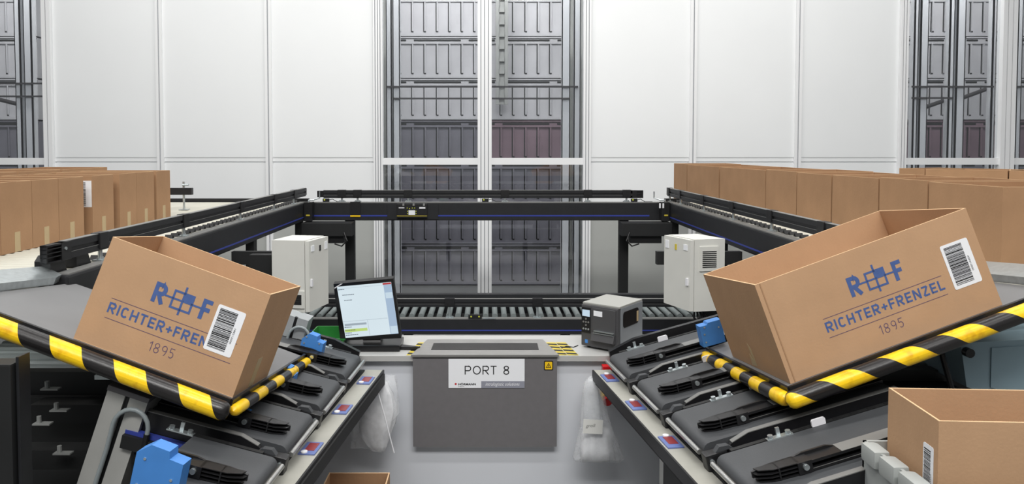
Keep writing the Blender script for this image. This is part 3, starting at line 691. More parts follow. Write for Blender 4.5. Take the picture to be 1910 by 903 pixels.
# sign
sx0, sx1 = rx(836, DY), rx(979, DY); sz1, sz0 = HC-1.168, HC-1.168-.162; ye = DY-.0145
sg = thing('paper_sign', 'white paper sign reading PORT 8 on the dark front panel', 'sign')
B(sx0, sx1, ye, DY-.0125, sz0, sz1).build('sheet', M['label'], sg)
SW, SH = sx1-sx0, sz1-sz0
strokes_into(MB(), 'PORT 8', (sx0+SW*.213, ye-.001, sz0+SH*.465), (SW*.585, 0, 0), (0, 0, SH*.30), t=.11, ws=1.18).build('lettering', M['black_ink'], sg)
B(sx0+SW*.43, sx1, ye-.0006, ye, sz0, sz0+SH*.235).build('grey_band', M['signg'], sg)
txt('script_text', 'intralogistic solutions', M['txtw'], sg, (sx0+SW*.485, ye-.0012, sz0+SH*.04), (SW*.45, 0, 0), (0, 0, SH*.155), shear=.35)
txt('maker_text', 'HÖRMANN', M['black_ink'], sg, (sx0+SW*.128, ye-.001, sz0+SH*.095), (SW*.232, 0, 0), (0, 0, SH*.085), bold=.03)
txt('maker_subtext', 'Logistik', M['black_ink'], sg, (sx0+SW*.130, ye-.001, sz0+SH*.035), (SW*.08, 0, 0), (0, 0, SH*.035))
m_ = MB().add([(sx0+SW*.095, ye-.001, sz0+SH*.10), (sx0+SW*.112, ye-.001, sz0+SH*.14), (sx0+SW*.095, ye-.001, sz0+SH*.18), (sx0+SW*.078, ye-.001, sz0+SH*.14)], [(0, 1, 2, 3)]); m_.build('red_mark', M['red'], sg)
# warning sticker
wx0 = rx(1024, DY); wz0 = HC-1.205
ws = thing('warning_sticker', 'small yellow warning sticker with black triangle on the front panel', 'sticker')
MB().prism(rrect(wx0-.025, wx0+.025, wz0-.026, wz0+.026, .006), ye, DY-.0125, 'y').build('backing', M['blk'], ws)
MB().prism(rrect(wx0-.020, wx0+.020, wz0-.021, wz0+.021, .004), ye-.001, ye, 'y').build('yellow_field', M['yellow'], ws)
q = MB(); A_ = [(wx0-.015, wz0-.012), (wx0+.015, wz0-.012), (wx0, wz0+.016)]; I_ = [(wx0-.0095, wz0-.009), (wx0+.0095, wz0-.009), (wx0, wz0+.0095)]
q.add([(a, ye-.0015, b) for a, b in A_+I_], [(0, 1, 4, 3), (1, 2, 5, 4), (2, 0, 3, 5)]); q.box(wx0-.002, wx0+.002, ye-.0015, ye-.0012, wz0-.007, wz0+.004); q.build('triangle', M['black_ink'], ws)

# monitor
mo = thing('touch_monitor', 'black touch screen monitor switched on at the left of the desk', 'monitor', (-.672, 4.155, HC-.924), (.247, -.094, -.03))
MB().prism([(-.186, -.175), (.165, -.193), (.168, .18), (-.17, .178)], 0.0, .035, 'y').build('shell', M['monb'], mo)
MB().prism([(-.12, -.12), (.12, -.12), (.12, .12), (-.12, .12)], .035, .075, 'y').build('rear_housing', M['monb'], mo)
sc_ = B(-.153, .153, -.002, -.0005, -.16, .16).build('screen', M['screen'], mo)
B(.108, .153, -.003, -.002, -.16, .148).build('side_column', M['scr2'], sc_)
B(.112, .151, -.004, -.003, .065, .10).build('screen_button', M['scrw'], sc_); B(.112, .151, -.004, -.003, -.157, -.11).build('screen_button', M['scrw'], sc_)
B(.105, .152, -.004, -.003, .149, .159).build('red_bar', M['scrr'], sc_)
B(-.15, -.02, -.003, -.002, -.125, -.107).build('green_row', M['scrg'], sc_)
m_ = MB(); rr = random.Random(2)
for x, z, l in ((-.148, .14, .03), (-.13, .105, .06), (-.125, .072, .045), (-.148, -.095, .04), (-.148, -.115, .055), (-.148, -.132, .03), (-.148, -.145, .07)):
    xx = x
    while xx < x+l: ww = rr.uniform(.004, .010); m_.box(xx, xx+ww, -.0045, -.004, z, z+.004); xx += ww+.002
m_.build('screen_text', M['scrt'], sc_)
m_ = MB().box(-.15, .105, -.0035, -.003, -.058, -.0565).box(-.15, .15, -.0035, -.003, .147, .148).box(-.012, -.0105, -.0035, -.003, -.155, -.06).box(-.145, -.02, -.0035, -.003, -.085, -.072)
m_.build('screen_lines', M['scrl'], sc_)
m_ = MB().add([(-.166, -.002, .155), (-.12, -.002, .176), (-.125, -.002, .168)], [(0, 1, 2)]); m_ = MB().prism([(-.168, .150), (-.118, .176), (-.13, .176), (-.168, .156)], -.002, 0, 'y'); m_.build('corner_sticker', M['white'], mo)
st = thing('monitor_stand', 'black monitor foot on the worktop below the screen', 'stand', (-.66, 4.22, DZ))
B(-.16, .17, -.09, .12, 0, .035, ch=.01).build('foot', M['monb'], st)
MB().prism([(-.02, .03), (.10, .03), (.125, .16), (.10, .20), (.02, .12)], -.05, .05, 'x').build('neck', M['monb'], st)
MB().prism([(.17, -.05), (.27, -.06), (.28, -.045), (.17, .0)], .004, .02, 'z').build('front_lip', M['blk'], st)
mo.parent = None
# green bin
gb = thing('storage_bin', 'green plastic storage bin at the left back of the desk', 'bin', (-.98, 4.20, DZ))
m_ = MB(); m_.box(-.03, .15, .0, .17, 0, .006); m_.box(-.03, .15, .164, .17, 0, .09); m_.box(-.03, -.024, 0, .17, 0, .09)
m_.add([(.15, 0, 0), (.15, .17, 0), (.165, .17, .09), (.165, 0, .06), (.144, 0, 0), (.144, .17, 0), (.159, .17, .09), (.159, 0, .06)], [(0, 1, 2, 3), (7, 6, 5, 4), (3, 2, 6, 7), (0, 3, 7, 4)])
m_.box(-.03, .15, 0, .006, 0, .05); m_.build('tub', M['green'], gb); MB().box(-.035, .17, -.004, .003, .05, .058).build('lip', M['green'], gb)

# printer
pr = thing('label_printer', 'dark grey label printer with small lit display on the worktop', 'printer', (.545, 4.235, DZ), (0, 0, -.66))
PW, PD, PH = .235, .30, .262
MB().box(0, PW, .02, PD, .015, PH-.01, ch=.008).build('body', M['prn'], pr)
MB().box(0, PW-.0, .0, .03, .012, PH-.012, ch=.008).build('front_face', M['prn'], pr)
MB().box(PW-.002, PW+.006, .03, PD-.004, .02, PH-.012, ch=.003).build('side_lid', M['prng'], pr)
MB().prism(rrect(.05, .24, .135, .225, .02), PW+.0062, PW+.0085, 'x').build('side_window', M['glassd'], pr)
MB().box(PW+.0086, PW+.0095, .215, .235, .145, .205).build('media_roll', M['tape'], pr)
MB().box(.002, PW+.004, .012, PD-.004, PH-.012, PH, ch=.004).build('top_lid', M['prnt'], pr)
cp = MB().box(.004, .062, -.004, .001, .09, .235, ch=.002).build('control_panel', M['blk'], pr)
MB().box(.010, .058, -.0055, -.004, .185, .222).build('display', M['lcd'], cp)
for i, (x, z) in enumerate(((.034, .17), (.018, .152), (.034, .152), (.05, .152), (.034, .134), (.018, .112), (.034, .112), (.05, .112))):
    MB().cyl((x, -.0065, z), (x, -.004, z), .0055, 10).build('button', M['alub' if i > 4 else 'railtop'], cp)
MB().box(.075, PW-.012, -.006, .002, .10, .24, ch=.003).build('front_cover', M['prn'], pr)
MB().prism([(-.03, .058), (0, .05), (0, .10), (-.016, .10)], .078, PW-.014, 'x').build('output_chute', M['prn'], pr)
MB().box(.09, PW-.02, -.018, -.006, .108, .113).box(.09, PW-.02, -.022, -.006, .098, .102).build('tear_bar', M['zinc'], pr)
MB().box(.092, PW-.022, -.0165, -.006, .103, .1075).build('paper_slot', M['black_ink'], pr)
MB().box(.085, .14, -.0075, -.006, .195, .225).build('white_sticker', M['label'], pr)
MB().box(.026, .044, -.0012, .0, .03, .05).build('blue_sticker', M['bluebox'], pr)
MB().box(.0, .006, .0, .0, .0, .0)
m_ = MB()
for x in (.03, PW-.03):
    for y in (.04, PD-.04): m_.cyl((x, y, 0), (x, y, .016), .012, 10)
m_.build('feet', M['blk'], pr)
tag(MB().tube([(.76, 4.36, DZ+.004), (.80, 4.37, DZ+.02), (.85, 4.40, DZ+.06), (.84, 4.45, DZ+.09)], .004, 7).build('white_cable', M['white']), 'short white cable behind the printer', 'cable')
tag(MB().tube([(.43, 4.2, DZ+.003), (.46, 4.24, DZ+.003), (.50, 4.22, DZ+.003), (.53, 4.26, DZ+.003)], .0025, 6).build('dark_cable', M['blk']), 'thin dark cable lying beside the printer', 'cable')

# ================================================================== TAKE-AWAY LANES
def sbox(m_, s, x0, x1, y0, y1, z0, z1, ch=0): return m_.box(min(s*x0, s*x1), max(s*x0, s*x1), y0, y1, z0, z1, None, ch)
LANE_Z = HC-1.15
LL = 1.25
def lane(side, loc, yaw, label, with_plate=False, bx=.24, LL=1.25):
    s = side; t = thing('belt_conveyor', label, 'conveyor', loc, (0, -s*math.radians(13.5), yaw), 'sloping belt lanes on the %s' % ('left' if s < 0 else 'right'))
    # belt with a rounded nose
    pr_ = [(LL, .028), (LL, -.03)]+[(.035+.0295*math.cos(a), -.001+.0295*math.sin(a)) for a in [math.radians(270-20*i) for i in range(10)]]
    MB().prism([(s*x, z) for x, z in pr_], 0, .33, 'y').build('belt', M['belt'], t, smooth=True)
    MB().cyl((-s*.010, .0, .004), (-s*.010, .33, .004), .010, 14).build('end_roller', M['steel'], t, smooth=True)
    # near side guide plate
    pl = [(.03, -.085), (.03, -.035), (.075, -.012), (.095, .008), (.11, .018), (.18, .038), (LL, .038), (LL, -.085)]
    sg_ = MB().prism([(s*x, z) for x, z in pl], -.030, -.012, 'y').build('side_guide', M['blk'], t)
    m_ = MB(); sbox(m_, s, .18, LL, -.031, -.008, .038, .041); m_.build('top_edge', M['railtop'], sg_)
    MB().prism([(s*x, z) for x, z in ((.11, .018), (.18, .038), (.18, .041), (.11, .021))], -.031, -.008, 'y').build('top_edge', M['railtop'], sg_)
    bb = sbox(MB(), s, -.012, .075, -.062, -.012, -.06, .012, .008).build('bearing_block', M['blk'], t)
    MB().cyl((s*.008, -.072, -.012), (s*.008, -.062, -.012), .009, 10).build('bolt', M['zinc'], bb)
    MB().cyl((s*.10, -.045, -.012), (s*.10, -.030, -.012), .007, 10).build('bolt', M['zinc'], sg_)
    MB().prism([(s*x, z) for x, z in ((.03, .012), (.10, .012), (.085, .026), (.05, .03))], -.055, -.03, 'y').build('bearing_cover', M['belt'], t)
    # finned guide that floats above the belt
    z0, z1 = .031, .072; fg_parts = []
    pf = [(.04, z0+.010), (.04, z1-.010), (.10, z1), (.19, z1), (.22, z1+.006), (.31, z1+.006), (.34, z1-.004), (LL, z1-.004), (LL, z0), (.19, z0), (.10, z0)]
    fg = MB(); ya, yb = .060, .108
    fg.prism([(s*x, z) for x, z in pf], yb-.004, yb+.004, 'y')
    for k in range(4):
        z = z0+(z1-z0-.003)*k/3; q = .008 if k in (0, 3) else 0
        fg.prism([(s*.19, ya), (s*(.09+q), ya+.006), (s*(.048+q), ya+.026), (s*(.040+q), yb), (s*.19, yb)], z, z+.003, 'z')
    sbox(fg, s, .115, .120, ya+.003, yb, z0, z1); sbox(fg, s, .18, .23, ya-.003, yb, z0, z1)
    sbox(fg, s, .2, LL, ya, yb, z0, z0+.010); sbox(fg, s, .2, LL, ya, yb, z1-.014, z1-.004)
    fo = fg.build('finned_guide', M['blk'], t)
    m_ = MB(); sbox(m_, s, .23, LL, ya-.0008, ya, z0+.0085, z0+.010); sbox(m_, s, .34, LL, ya-.0008, yb+.004, z1-.004, z1-.0028); m_.build('edge_strip', M['railtop'], fo)  # pale lines paint a thin highlight along the black channel
    MB().cyl((s*.205, ya-.012, z0+.024), (s*.205, ya-.003, z0+.024), .010, 12).build('bolt', M['zinc'], fo)
    # side channel, blue belt and holes below the guide
    m_ = MB(); sbox(m_, s, .05, LL, -.075, -.034, -.10, -.05); m_.build('side_channel', M['blk3'], t)
    m_ = MB(); sbox(m_, s, .17, LL, -.058, -.034, -.052, -.036); m_.build('blue_strip', M['blue'], t)
    # far side flange, bracket with bolts, reflector
    m_ = MB(); sbox(m_, s, .07, LL, .333, .352, -.06, .030); fl = m_.build('far_flange', M['blk3'], t)
    m_ = MB()
    for i in range(int((LL-.25)/.07)): sbox(m_, s, .2+i*.07, .23+i*.07, .336, .348, .030, .0312)
    m_.build('perforated_strip', M['black_ink'], fl)
    br = MB(); sbox(br, s, bx-.05, bx+.05, .322, .345, .028, .033); sbox(br, s, bx-.007, bx+.007, .337, .345, .033, .062); bo = br.build('bracket', M['zinc'], t)
    for dx in (-.035, .035): MB().cyl((s*(bx+dx), .333, .033), (s*(bx+dx), .333, .045), .010, 8).build('bolt', M['zinc'], bo)
    if with_plate:
        MB().prism([(s*x, z) for x, z in rrect(bx+.13, bx+.185, .024, .055, .008)], .330, .337, 'y').build('reflector', M['white'], t)
    # under-frame
    m_ = MB(); sbox(m_, s, .10, LL, -.02, .34, -.14, -.035); m_.build('under_frame', M['blk3'], t)
    return t
def far_guide(side, loc, yaw, label, tip_x=.0):
    s = side; t = thing('guide_rail', label, 'guide rail', loc, (0, -s*math.radians(13.5), yaw))
    MB().prism([(s*x, z) for x, z in ((-.03+tip_x, -.012), (-.03+tip_x, .022), (.12+tip_x, .055), (LL, .055), (LL, -.02))], .40, .425, 'y').build('rail', M['blk'], t)
    MB().prism([(s*x, z) for x, z in ((-.03+tip_x, .022), (.12+tip_x, .055), (LL, .055), (LL, .058), (.12+tip_x, .058), (-.03+tip_x, .025))], .398, .427, 'y').build('top_edge', M['blk2'], t)
    return t
wl = ['nearest the desk', 'second from the desk', 'third from the desk', 'fourth from the desk, lowest in view']
RYaw, LYaw = math.radians(7), math.radians(-3.5)
Rl = [(.695, 3.60), (.755, 3.17), (.812, 2.745), (.868, 2.31)]
Ll = [(-.690, 3.59), (-.715, 3.16), (-.742, 2.72), (-.768, 2.29)]
for i in range(4):
    lane(1, (Rl[i][0], Rl[i][1], LANE_Z), RYaw, 'dark belt lane sloping up to the right, %s' % wl[i], True, (.16, .22, .24, .26)[i], (.8, .8, .8, .86)[i])
    lane(-1, (Ll[i][0], Ll[i][1], LANE_Z), LYaw, 'dark belt lane sloping up to the left, %s' % wl[i], False, (.22, .26, .30, .38)[i], (.75, .7, .6, .33)[i])
far_guide(1, (Rl[0][0], Rl[0][1], LANE_Z), RYaw, 'black side rail in front of the printer, at the top of the right lanes', .06)
far_guide(-1, (Ll[0][0], Ll[0][1], LANE_Z), LYaw, 'black side rail pointing to the screen, at the top of the left lanes', .065)
# blue sensor covers
def blue_cover(label, px, py, Y, s, w_, h_, d_=.05):
    p = atY(px, py, Y); t = thing('blue_cover', label, 'sensor cover', (p.x, p.y, p.z), (0, -s*math.radians(13.5), s*.12), 'blue sheet metal covers beside the lanes')
    MB().prism([(-w_/2, -h_/2), (w_/2, -h_/2), (w_/2, h_/2-.032), (w_*.2, h_/2-.028), (w_*.17, h_/2-.004), (-w_*.22, h_/2), (-w_/2, h_/2-.035)] if s < 0 else
               [(-w_/2, -h_/2), (w_/2, -h_/2), (w_/2, h_/2), (-w_*.1, h_/2), (-w_*.16, h_*.42), (-w_/2, h_*.42)], 0, d_, 'y').build('housing', M['bluebox'], t)
    m_ = MB()
    for x, z in ((-.3, .34), (.32, .2), (-.36, .05), (-.36, -.3)): m_.cyl((w_*x, -.003, h_*z), (w_*x, 0, h_*z), .0045, 8)
    m_.build('screws', M['zinc'], t)
    return t
blue_cover('bright blue sheet metal cover beside the top left lane', 581, 646, 3.72, -1, .115, .12)
blue_cover('blue sheet metal cover half hidden behind the left striped edge', 533, 704, 3.34, -1, .075, .10)
blue_cover('blue sheet metal cover just below the left tray corner', 440, 778, 2.92, -1, .09, .11)
blue_cover('large blue sheet metal cover at the bottom left', 284, 922, 2.24, -1, .155, .30, .05)
blue_cover('bright blue sheet metal cover behind the right tray corner', 1329, 622, 3.62, 1, .115, .115)
blue_cover('blue sheet metal cover peeking out below the right striped edge', 1570, 728, 3.02, 1, .10, .09)
# lane group base frames
for s, nm, xs in ((-1, 'left', .88), (1, 'right', .80)):
    t = thing('lane_base', 'black base cabinet carrying the %s belt lanes' % nm, 'machine base')
    xa, xb = sorted((s*xs, s*1.3)); B(xa, xb, 2.0 if s < 0 else 2.4, 3.3, 0, HC-1.34).build('body', M['blk3'], t)
    for y in (2.3, 3.1): B(*sorted((s*(xs+.25), s*(xs+.32))), y, y+.08, HC-1.34, HC-1.25).build('post', M['blk3'], t)
# display strips
def strip(side, loc, yaw, label, ys):
    s = side; t = thing('display_strip', label, 'display strip', loc, (0, 0, yaw))
    B(-.048, .048, -1.9, .02, -.012, 0).build('cover', M['strip'], t)
    B(*sorted((s*-.052, s*-.044)), -1.9, .02, -.05, .002).build('inner_edge', M['blk'], t)
    B(*sorted((s*.050, s*.085)), -1.9, .0, -.06, .006).build('cable_channel', M['blk3'], t)
    B(-.04, .06, -1.9, .0, -.07, -.013).build('carrier', M['blk3'], t)
    for y in ys:
        d = B(-.034, .034, y-.058, y+.058, .0, .006, ch=.002).build('display', M['dblue'], t)
        B(-.018, .022, y-.028, y+.045, .006, .0075).build('red_window', M['redlens'], d)
        yb = y-.045 if s < 0 else y+.056
        MB().cyl((s*-.0+(-.012 if s < 0 else .0), yb, .006), (s*-.0+(-.012 if s < 0 else .0), yb, .011), .013, 14).build('button', M['white'], d)
    return t
SZ = HC-1.2
strip(1, (.620, 3.92, SZ), math.radians(7.5), 'pale strip with small red displays along the right lane ends', (-.13, -.54, -.97))
strip(-1, (-.605, 3.92, SZ), math.radians(-5.2), 'pale strip with small red displays along the left lane ends', (-.17, -.59, -1.03))

# ================================================================== TILTED TRAYS
def bumper(parent, p0, p1, r, pitch, phase, slant, name, duty=.5, cap=None):
    p0 = Vector(p0); p1 = Vector(p1); d = (p1-p0); L_ = d.length; d.normalize(); up = Vector((0, 0, 1)); a = d.cross(up).normalized(); b = a.cross(d)
    N, K = 60, 28; vs = []; uvs = []
    prof = [(0.0, .02), (0.006, .62), (.014, .86), (.026, 1.0)]
    st = [(x, k) for x, k in prof]+[(.026+(L_-.052)*i/N, 1.0) for i in range(1, N)]+[(L_-x, k) for x, k in reversed(prof)]
    for x, k in st:
        for j in range(K+1):
            th = 2*PI*j/K                                    # seam at the back underside
            vs.append(p0+d*x+(a*math.cos(th)+b*math.sin(th))*r*k)
            uvs.append((x, th))
    fs = []
    for i in range(len(st)-1):
        for j in range(K): fs.append((i*(K+1)+j, i*(K+1)+j+1, (i+1)*(K+1)+j+1, (i+1)*(K+1)+j))
    me = bpy.data.meshes.new(name); me.from_pydata(vs, [], fs); uvl = me.uv_layers.new(name='UVMap')
    for lp in me.loops:
        x, th = uvs[lp.vertex_index]
        tt = th if th > -1 else th
        # angle measured from the top, positive towards the operator side
        e = math.atan2(math.sin(th-PI/2), math.cos(th-PI/2))
        if j == K: pass
        uvl.data[lp.index].uv = (x-slant*math.sin(e) if False else x+slant*(e if a.y < 0 or a.x*1 > 0 else -e)/PI, th)
    for p in me.polygons: p.use_smooth = True
    bm = bmesh.new(); bm.from_mesh(me); bmesh.ops.recalc_face_normals(bm, faces=bm.faces); bm.to_mesh(me); bm.free()
    me.materials.append(stripe_mat(name+'_stripes', pitch, phase, duty)); o = bpy.data.objects.new(name, me); COL.objects.link(o); o.parent = parent
    return o
tl = thing('loading_tray', 'left grey tilted tray with yellow and black striped edges', 'tray', LP, LR)
MB().prism([(-1.10, -.05), (.012, -.05), (.012, .93), (-.93, .93), (-1.0, .74), (-1.10, .73)], -.022, -.001, 'z').build('deck', M['tray'], tl)
MB().box(-1.75, .012, -.062, -.048, -.05, .012).box(.010, .020, -.05, .95, -.04, .010).build('lip', M['blk'], tl)
B(-1.75, -.02, -.05, .03, -.055, -.024).build('under_rail', M['blk3'], tl)
B(-.8, -.1, .15, .8, -.06, -.024).build('under_frame', M['blk3'], tl)
bumper(tl, (-1.75, -.094, -.024), (.034, -.094, -.024), .034, .25, .07, .08, 'long_bumper')
bumper(tl, (.038, -.07, -.022), (.038, .965, -.022), .022, .226, 0.0, 0, 'short_bumper')
tr = thing('loading_tray', 'right grey tilted tray with yellow and black striped edges', 'tray', RP, RR)
MB().box(-.03, 1.10, -.045, .86, -.022, -.001).build('deck', M['tray'], tr)
MB().box(-.03, 1.75, -.058, -.043, -.05, .012).box(-.036, -.026, -.05, .86, -.04, .010).build('lip', M['blk'], tr)
B(.0, 1.75, -.05, .03, -.055, -.024).build('under_rail', M['blk3'], tr)
B(.1, .8, .15, .75, -.06, -.024).build('under_frame', M['blk3'], tr)
bumper(tr, (-.072, -.092, -.024), (1.75, -.092, -.024), .033, .25, .14, .11, 'long_bumper')
bumper(tr, (-.058, -.07, -.026), (-.058, .86, -.026), .028, .20, 0.0, 0, 'short_bumper')
# transfer plates joining trays to the conveyors
t = thing('transfer_plate', 'pale rounded metal transfer plate behind the left tray', 'plate', LP, LR)
MB().prism([(-1.24, .02), (-1.105, .02), (-1.105, .58), (-1.13, .66), (-1.24, .70)], .0, .035, 'z').build('plate', M['zinc'], t)
t = thing('transfer_plate', 'pale metal transfer plate behind the right tray', 'plate', RP, RR)
MB().prism([(1.24, .02), (1.105, .02), (1.105, .58), (1.13, .66), (1.24, .68)], .0, .035, 'z').build('plate', M['zinc'], t)
# leaning aluminium posts
def profile(label, px, py, Y, s, w_, length, top_cap=True, arch=0, m='alu', lean=19):
    p = atY(px, py, Y); t = thing('aluminium_post', label, 'post', tuple(p), (0, -s*math.radians(lean), 0))
    m_ = MB(); g = w_*.06
    m_.box(-w_/2, -g, 0, w_*.9, -length, 0).box(g, w_/2, 0, w_*.9, -length, 0).box(-g, g, .018, w_*.8, -length, 0); m_.build('profile', M[m], t)
    MB().box(-g*.9, g*.9, .010, .018, -length, -.004).build('groove', M['blk'], t)
    if top_cap: MB().box(-w_/2-.003, w_/2+.003, -.003, w_*.9, 0, .02, ch=.003).build('end_cap', M['dpanel'], t)
    if arch:
        r = w_*.42; pts = [(-w_*.08, -.012, -length*.6)]+[(-w_*.08+r*(1-math.cos(a)), -.02, -.10+w_*.0+r*math.sin(a)*1.1) for a in [PI*i/10 for i in range(11)]]
        pts = [(-w_*.05, -.012, -length*.55), (-w_*.05, -.014, -.2)]+pts[1:]
        MB().tube(pts, w_*.055, 10).build('conduit', M['pipe'], t, smooth=True)
        e = pts[-1]; MB().cyl((e[0], e[1], e[2]), (e[0]+.01, e[1], e[2]-.07), w_*.075, 12).build('plug', M['blk'], t)
    return t
profile('wide grooved aluminium post leaning under the left tray', 238, 740, 2.70, -1, .155, .9, True, 1, lean=19)
profile('short grey grooved post under the left tray corner', 362, 752, 3.0, -1, .125, .22, False, 0, m='alub')
profile('grooved aluminium post with a grey conduit behind the left carton', 553, 592, 3.95, -1, .135, .75, False, 1, m='alub', lean=17)
profile('grey post under the right tray corner', 1614, 728, 3.10, 1, .12, .24, False, 0, m='dpanel')

# ================================================================== DARK MACHINERY UNDER THE TRAYS
t = thing('machine_column', 'wide black column at the bottom left edge', 'column')
B(-2.01, -1.575, 2.42, 2.5, 0, HC-.72, ch=.006).build('panel', M['blk3'], t); B(-1.57, -1.56, 2.44, 2.5, 0, HC-.70).build('edge_strip', M['blk2'], t)
def under_conv(label, s):
    t = thing('roller_conveyor', label, 'conveyor')
    x0, x1 = sorted((s*1.35, s*2.6)); z = HC-1.02 if s > 0 else HC-1.03
    B(x0, x1, 3.35, 3.41, z-.14, z+.0).build('near_beam', M['blk3'], t); B(x0, x1, 4.2, 4.26, z-.1, z+.0).build('far_beam', M['blk3'], t)
    roller_set(t, 13, (0, 3.45, z-.02), (0, .06, 0), .026, (x0+.05, 0, 0), (x1-.05, 0, 0), M['roller'])
    for x in (x0+.1, x1-.2): B(x, x+.07, 3.36, 3.42, 0, z-.14).build('leg', M['blk3'], t)
    br = MB().box(s*1.72-.05, s*1.72+.05, 3.30, 3.35, z-.02, z+.0).cyl((s*1.72, 3.32, z), (s*1.72, 3.32, z+.06), .014, 10); br.build('bracket', M['zinc'], t)
    return t
under_conv('grey roller conveyor in the dark under the left tray', -1)
under_conv('grey roller conveyor in the dark under the right tray', 1)
# lower frames in the dark at left
t = thing('support_stand', 'dark beams and brackets of the machine below the left tray', 'stand')
for i, (y, z) in enumerate(((3.2, HC-1.16), (3.0, HC-1.28), (2.8, HC-1.50))):
    MB().box(-2.0, -1.15, y, y+.09, z-.05, z+.03).build('beam', M['blk3'], t)
for (px, py) in ((95, 725), (112, 765), (118, 845), (80, 790)):
    p = atY(px, py, 2.95); MB().box(p.x-.035, p.x+.035, p.y-.015, p.y+.015, p.z-.003, p.z+.003).cyl((p.x-.015, p.y, p.z+.003), (p.x-.015, p.y, p.z+.03), .009, 8).build('bracket', M['cabl'], t)
B(-2.2, -1.1, 3.30, 3.33, 0, HC-1.13).build('dark_backing', M['blk3'], t)  # added dark sheet standing in for the deep shade behind the beams
t = thing('support_stand', 'dark beams of the machine below the right tray', 'stand')
for i, (y, z) in enumerate(((3.25, HC-1.10), (3.05, HC-1.2))): MB().box(1.45, 2.1, y, y+.09, z-.05, z+.03).build('beam', M['blk3'], t)
B(1.15, 2.4, 3.9, 3.95, 0, HC-1.15).build('dark_backing', M['blk3'], t)
# blue-grey machine cover at right
t = thing('machine_cover', 'blue grey sheet metal cover with a black knob under the right tray', 'machine cover')
p0 = atY(1792, 640, 3.15); pb = atY(1792, 722, 3.15)
MB().prism([(p0.x, p0.z), (p0.x+.55, p0.z+.03), (p0.x+.55, pb.z-.17), (p0.x+.03, pb.z)], 3.15, 3.55, 'y').build('cover', M['teal'], t)
MB().prism([(p0.x+.13, p0.z-.02), (p0.x+.5, p0.z+.0), (p0.x+.5, pb.z-.12), (p0.x+.13, pb.z-.0)], 3.144, 3.15, 'y').build('door_panel', M['teal'], t)
k_ = atY(1816, 662, 3.1); MB().cyl((k_.x, 3.15, k_.z), (k_.x, 3.12, k_.z), .02, 14).build('knob', M['blk'], t, smooth=True)
MB().tube([(p0.x-.05, 3.2, p0.z-.0), (p0.x-.06, 3.18, p0.z-.06), (p0.x-.03, 3.15, pb.z-.02), (p0.x+.0, 3.15, pb.z-.06)], .012, 8).build('hose', M['blk'], t)

# ================================================================== BAGS, BUTTONS
def bag(label, rings, m, seed, extra=None):
    """rings: (z, x, halfwidth, halfdepth, y)"""
    t = thing('plastic_bag', label, 'bag'); rr = random.Random(seed); K = 30; vs = []; fs = []
    ph = [rr.uniform(0, 6.28) for _ in range(6)]
    for i, (z, x, hw, hd, y) in enumerate(rings):
        for k in range(K):
            a = 2*PI*k/K; cr_ = 1+.07*math.sin(5*a+ph[0]+i*.7)+.06*math.sin(9*a+ph[1]-i*1.1)+.05*math.sin(13*a+ph[2]+i*.4)
            c_, s_ = math.cos(a), math.sin(a)
            vs.append((x+hw*cr_*math.copysign(abs(c_)**.8, c_)+rr.uniform(-.002, .002), y+hd*cr_*s_, z+rr.uniform(-.003, .003)))
    n_ = len(rings)
    for i in range(n_-1):
        for k in range(K): fs.append((i*K+k, i*K+(k+1) % K, (i+1)*K+(k+1) % K, (i+1)*K+k))
    fs.append(tuple(range(K))); fs.append(tuple(range((n_-1)*K, n_*K)))
    o = MB().add(vs, fs).build('film', m, t, smooth=False); 
    for p in o.data.polygons: p.use_smooth = True
    return t
def R_(py, px, hw, hd, Y=3.93):
    p = atY(px, py, Y); return (p.z, p.x, hw/FPX*Y, hd, Y)
t = bag('clear plastic bag with folded film hanging below the left strip', [R_(701, 702, 3, .006), R_(712, 708, 12, .015), R_(735, 712, 22, .03), R_(765, 706, 34, .045), R_(790, 702, 33, .05), R_(812, 700, 27, .045), R_(830, 703, 19, .03), R_(842, 707, 10, .012)], M['film2'], 5)
K_ = bag('x', [R_(700, 716, 22, .006), R_(730, 716, 26, .02), R_(770, 712, 32, .03), R_(800, 690, 30, .03), R_(836, 680, 24, .01)], M['film'], 8)
for c_ in list(K_.children): c_.parent = t; c_.name = 'outer_film'
bpy.data.objects.remove(K_)
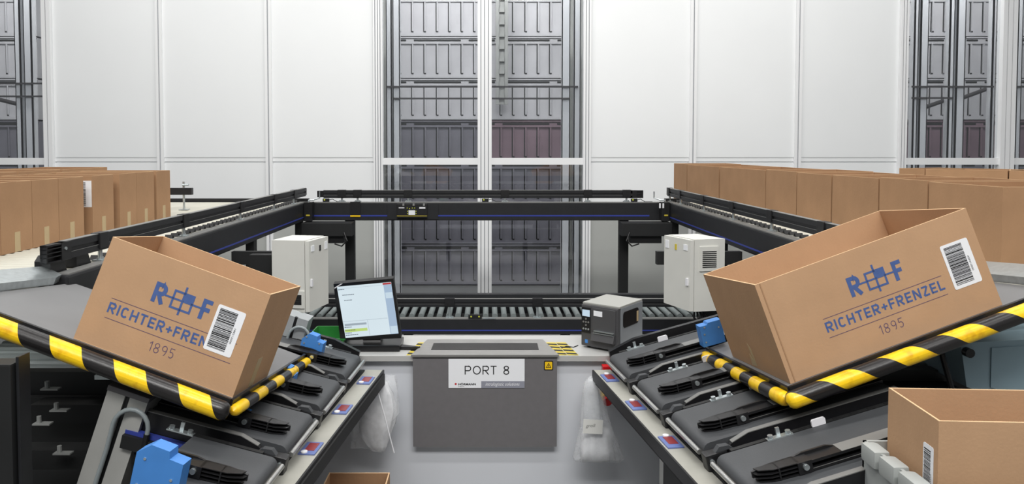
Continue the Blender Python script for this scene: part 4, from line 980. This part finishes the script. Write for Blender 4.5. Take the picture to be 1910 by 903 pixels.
a_ = atY(697, 702, 3.80); b_ = atY(735, 845, 3.80); MB().tube([a_, (a_+b_)/2+Vector((.004, 0, -.01)), b_], .0035, 8).build('draw_tie', M['white'], t)
t = bag('clear plastic bag with a note reading groß hanging below the right strip', [R_(702, 1106, 5, .008), R_(712, 1104, 13, .02), R_(735, 1106, 20, .03), R_(765, 1108, 24, .035), R_(800, 1112, 30, .045), R_(830, 1116, 38, .055), R_(852, 1117, 46, .05), R_(860, 1118, 46, .02)], M['film'], 21)
K_ = bag('x', [R_(800, 1112, 22, .03), R_(815, 1113, 27, .04), R_(840, 1114, 31, .042), R_(857, 1114, 33, .035)], M['film2'], 22)
for c_ in list(K_.children): c_.parent = t; c_.name = 'packed_film'
bpy.data.objects.remove(K_)
K_ = bag('x', [R_(705, 1105, 7, .01), R_(735, 1104, 15, .02), R_(765, 1105, 18, .02), R_(790, 1106, 18, .02)], film_mat('crumpled_film', .4), 23)
for c_ in list(K_.children): c_.parent = t; c_.name = 'crumpled_neck'
bpy.data.objects.remove(K_)
p = atY(1106, 796, 3.86); nt_ = thing('paper_note', 'small white paper note with handwriting on the right plastic bag', 'note', tuple(p), (0, math.radians(3), 0))
hw_, hh_ = 18.5/FPX*3.86, 13.5/FPX*3.86
B(-hw_, hw_, -.001, 0, -hh_, hh_).build('paper', M['paper'], nt_)
txt('handwriting', 'groß', M['black_ink'], nt_, (-hw_*.72, -.0016, -hh_*.30), (hw_*.95, 0, .004), (0, 0, hh_*.62), bold=-.012, shear=.2)
p = atY(1131, 741, 3.99)
es = thing('emergency_stop', 'red emergency stop button on a yellow base at the right desk front', 'button', (p.x, 3.99, p.z))
MB().box(-.02, .03, .0, .10, -.02, .05, ch=.008).build('base', M['yellow'], es)
MB().cyl((0, .0, .012), (0, -.018, .006), .022, 18).build('collar', M['yellow'], es, smooth=True)
MB().cyl((0, -.018, -.006), (0, -.045, -.012), .020, 18, r1=.024).build('knob', M['red'], es, smooth=True)
p = atY(1133, 688, 4.0)
rb = thing('signal_box', 'small red box behind the tip of the right display strip', 'signal box', tuple(p)); B(-.025, .035, 0, .05, -.02, .012, ch=.004).build('housing', M['red'], rb)
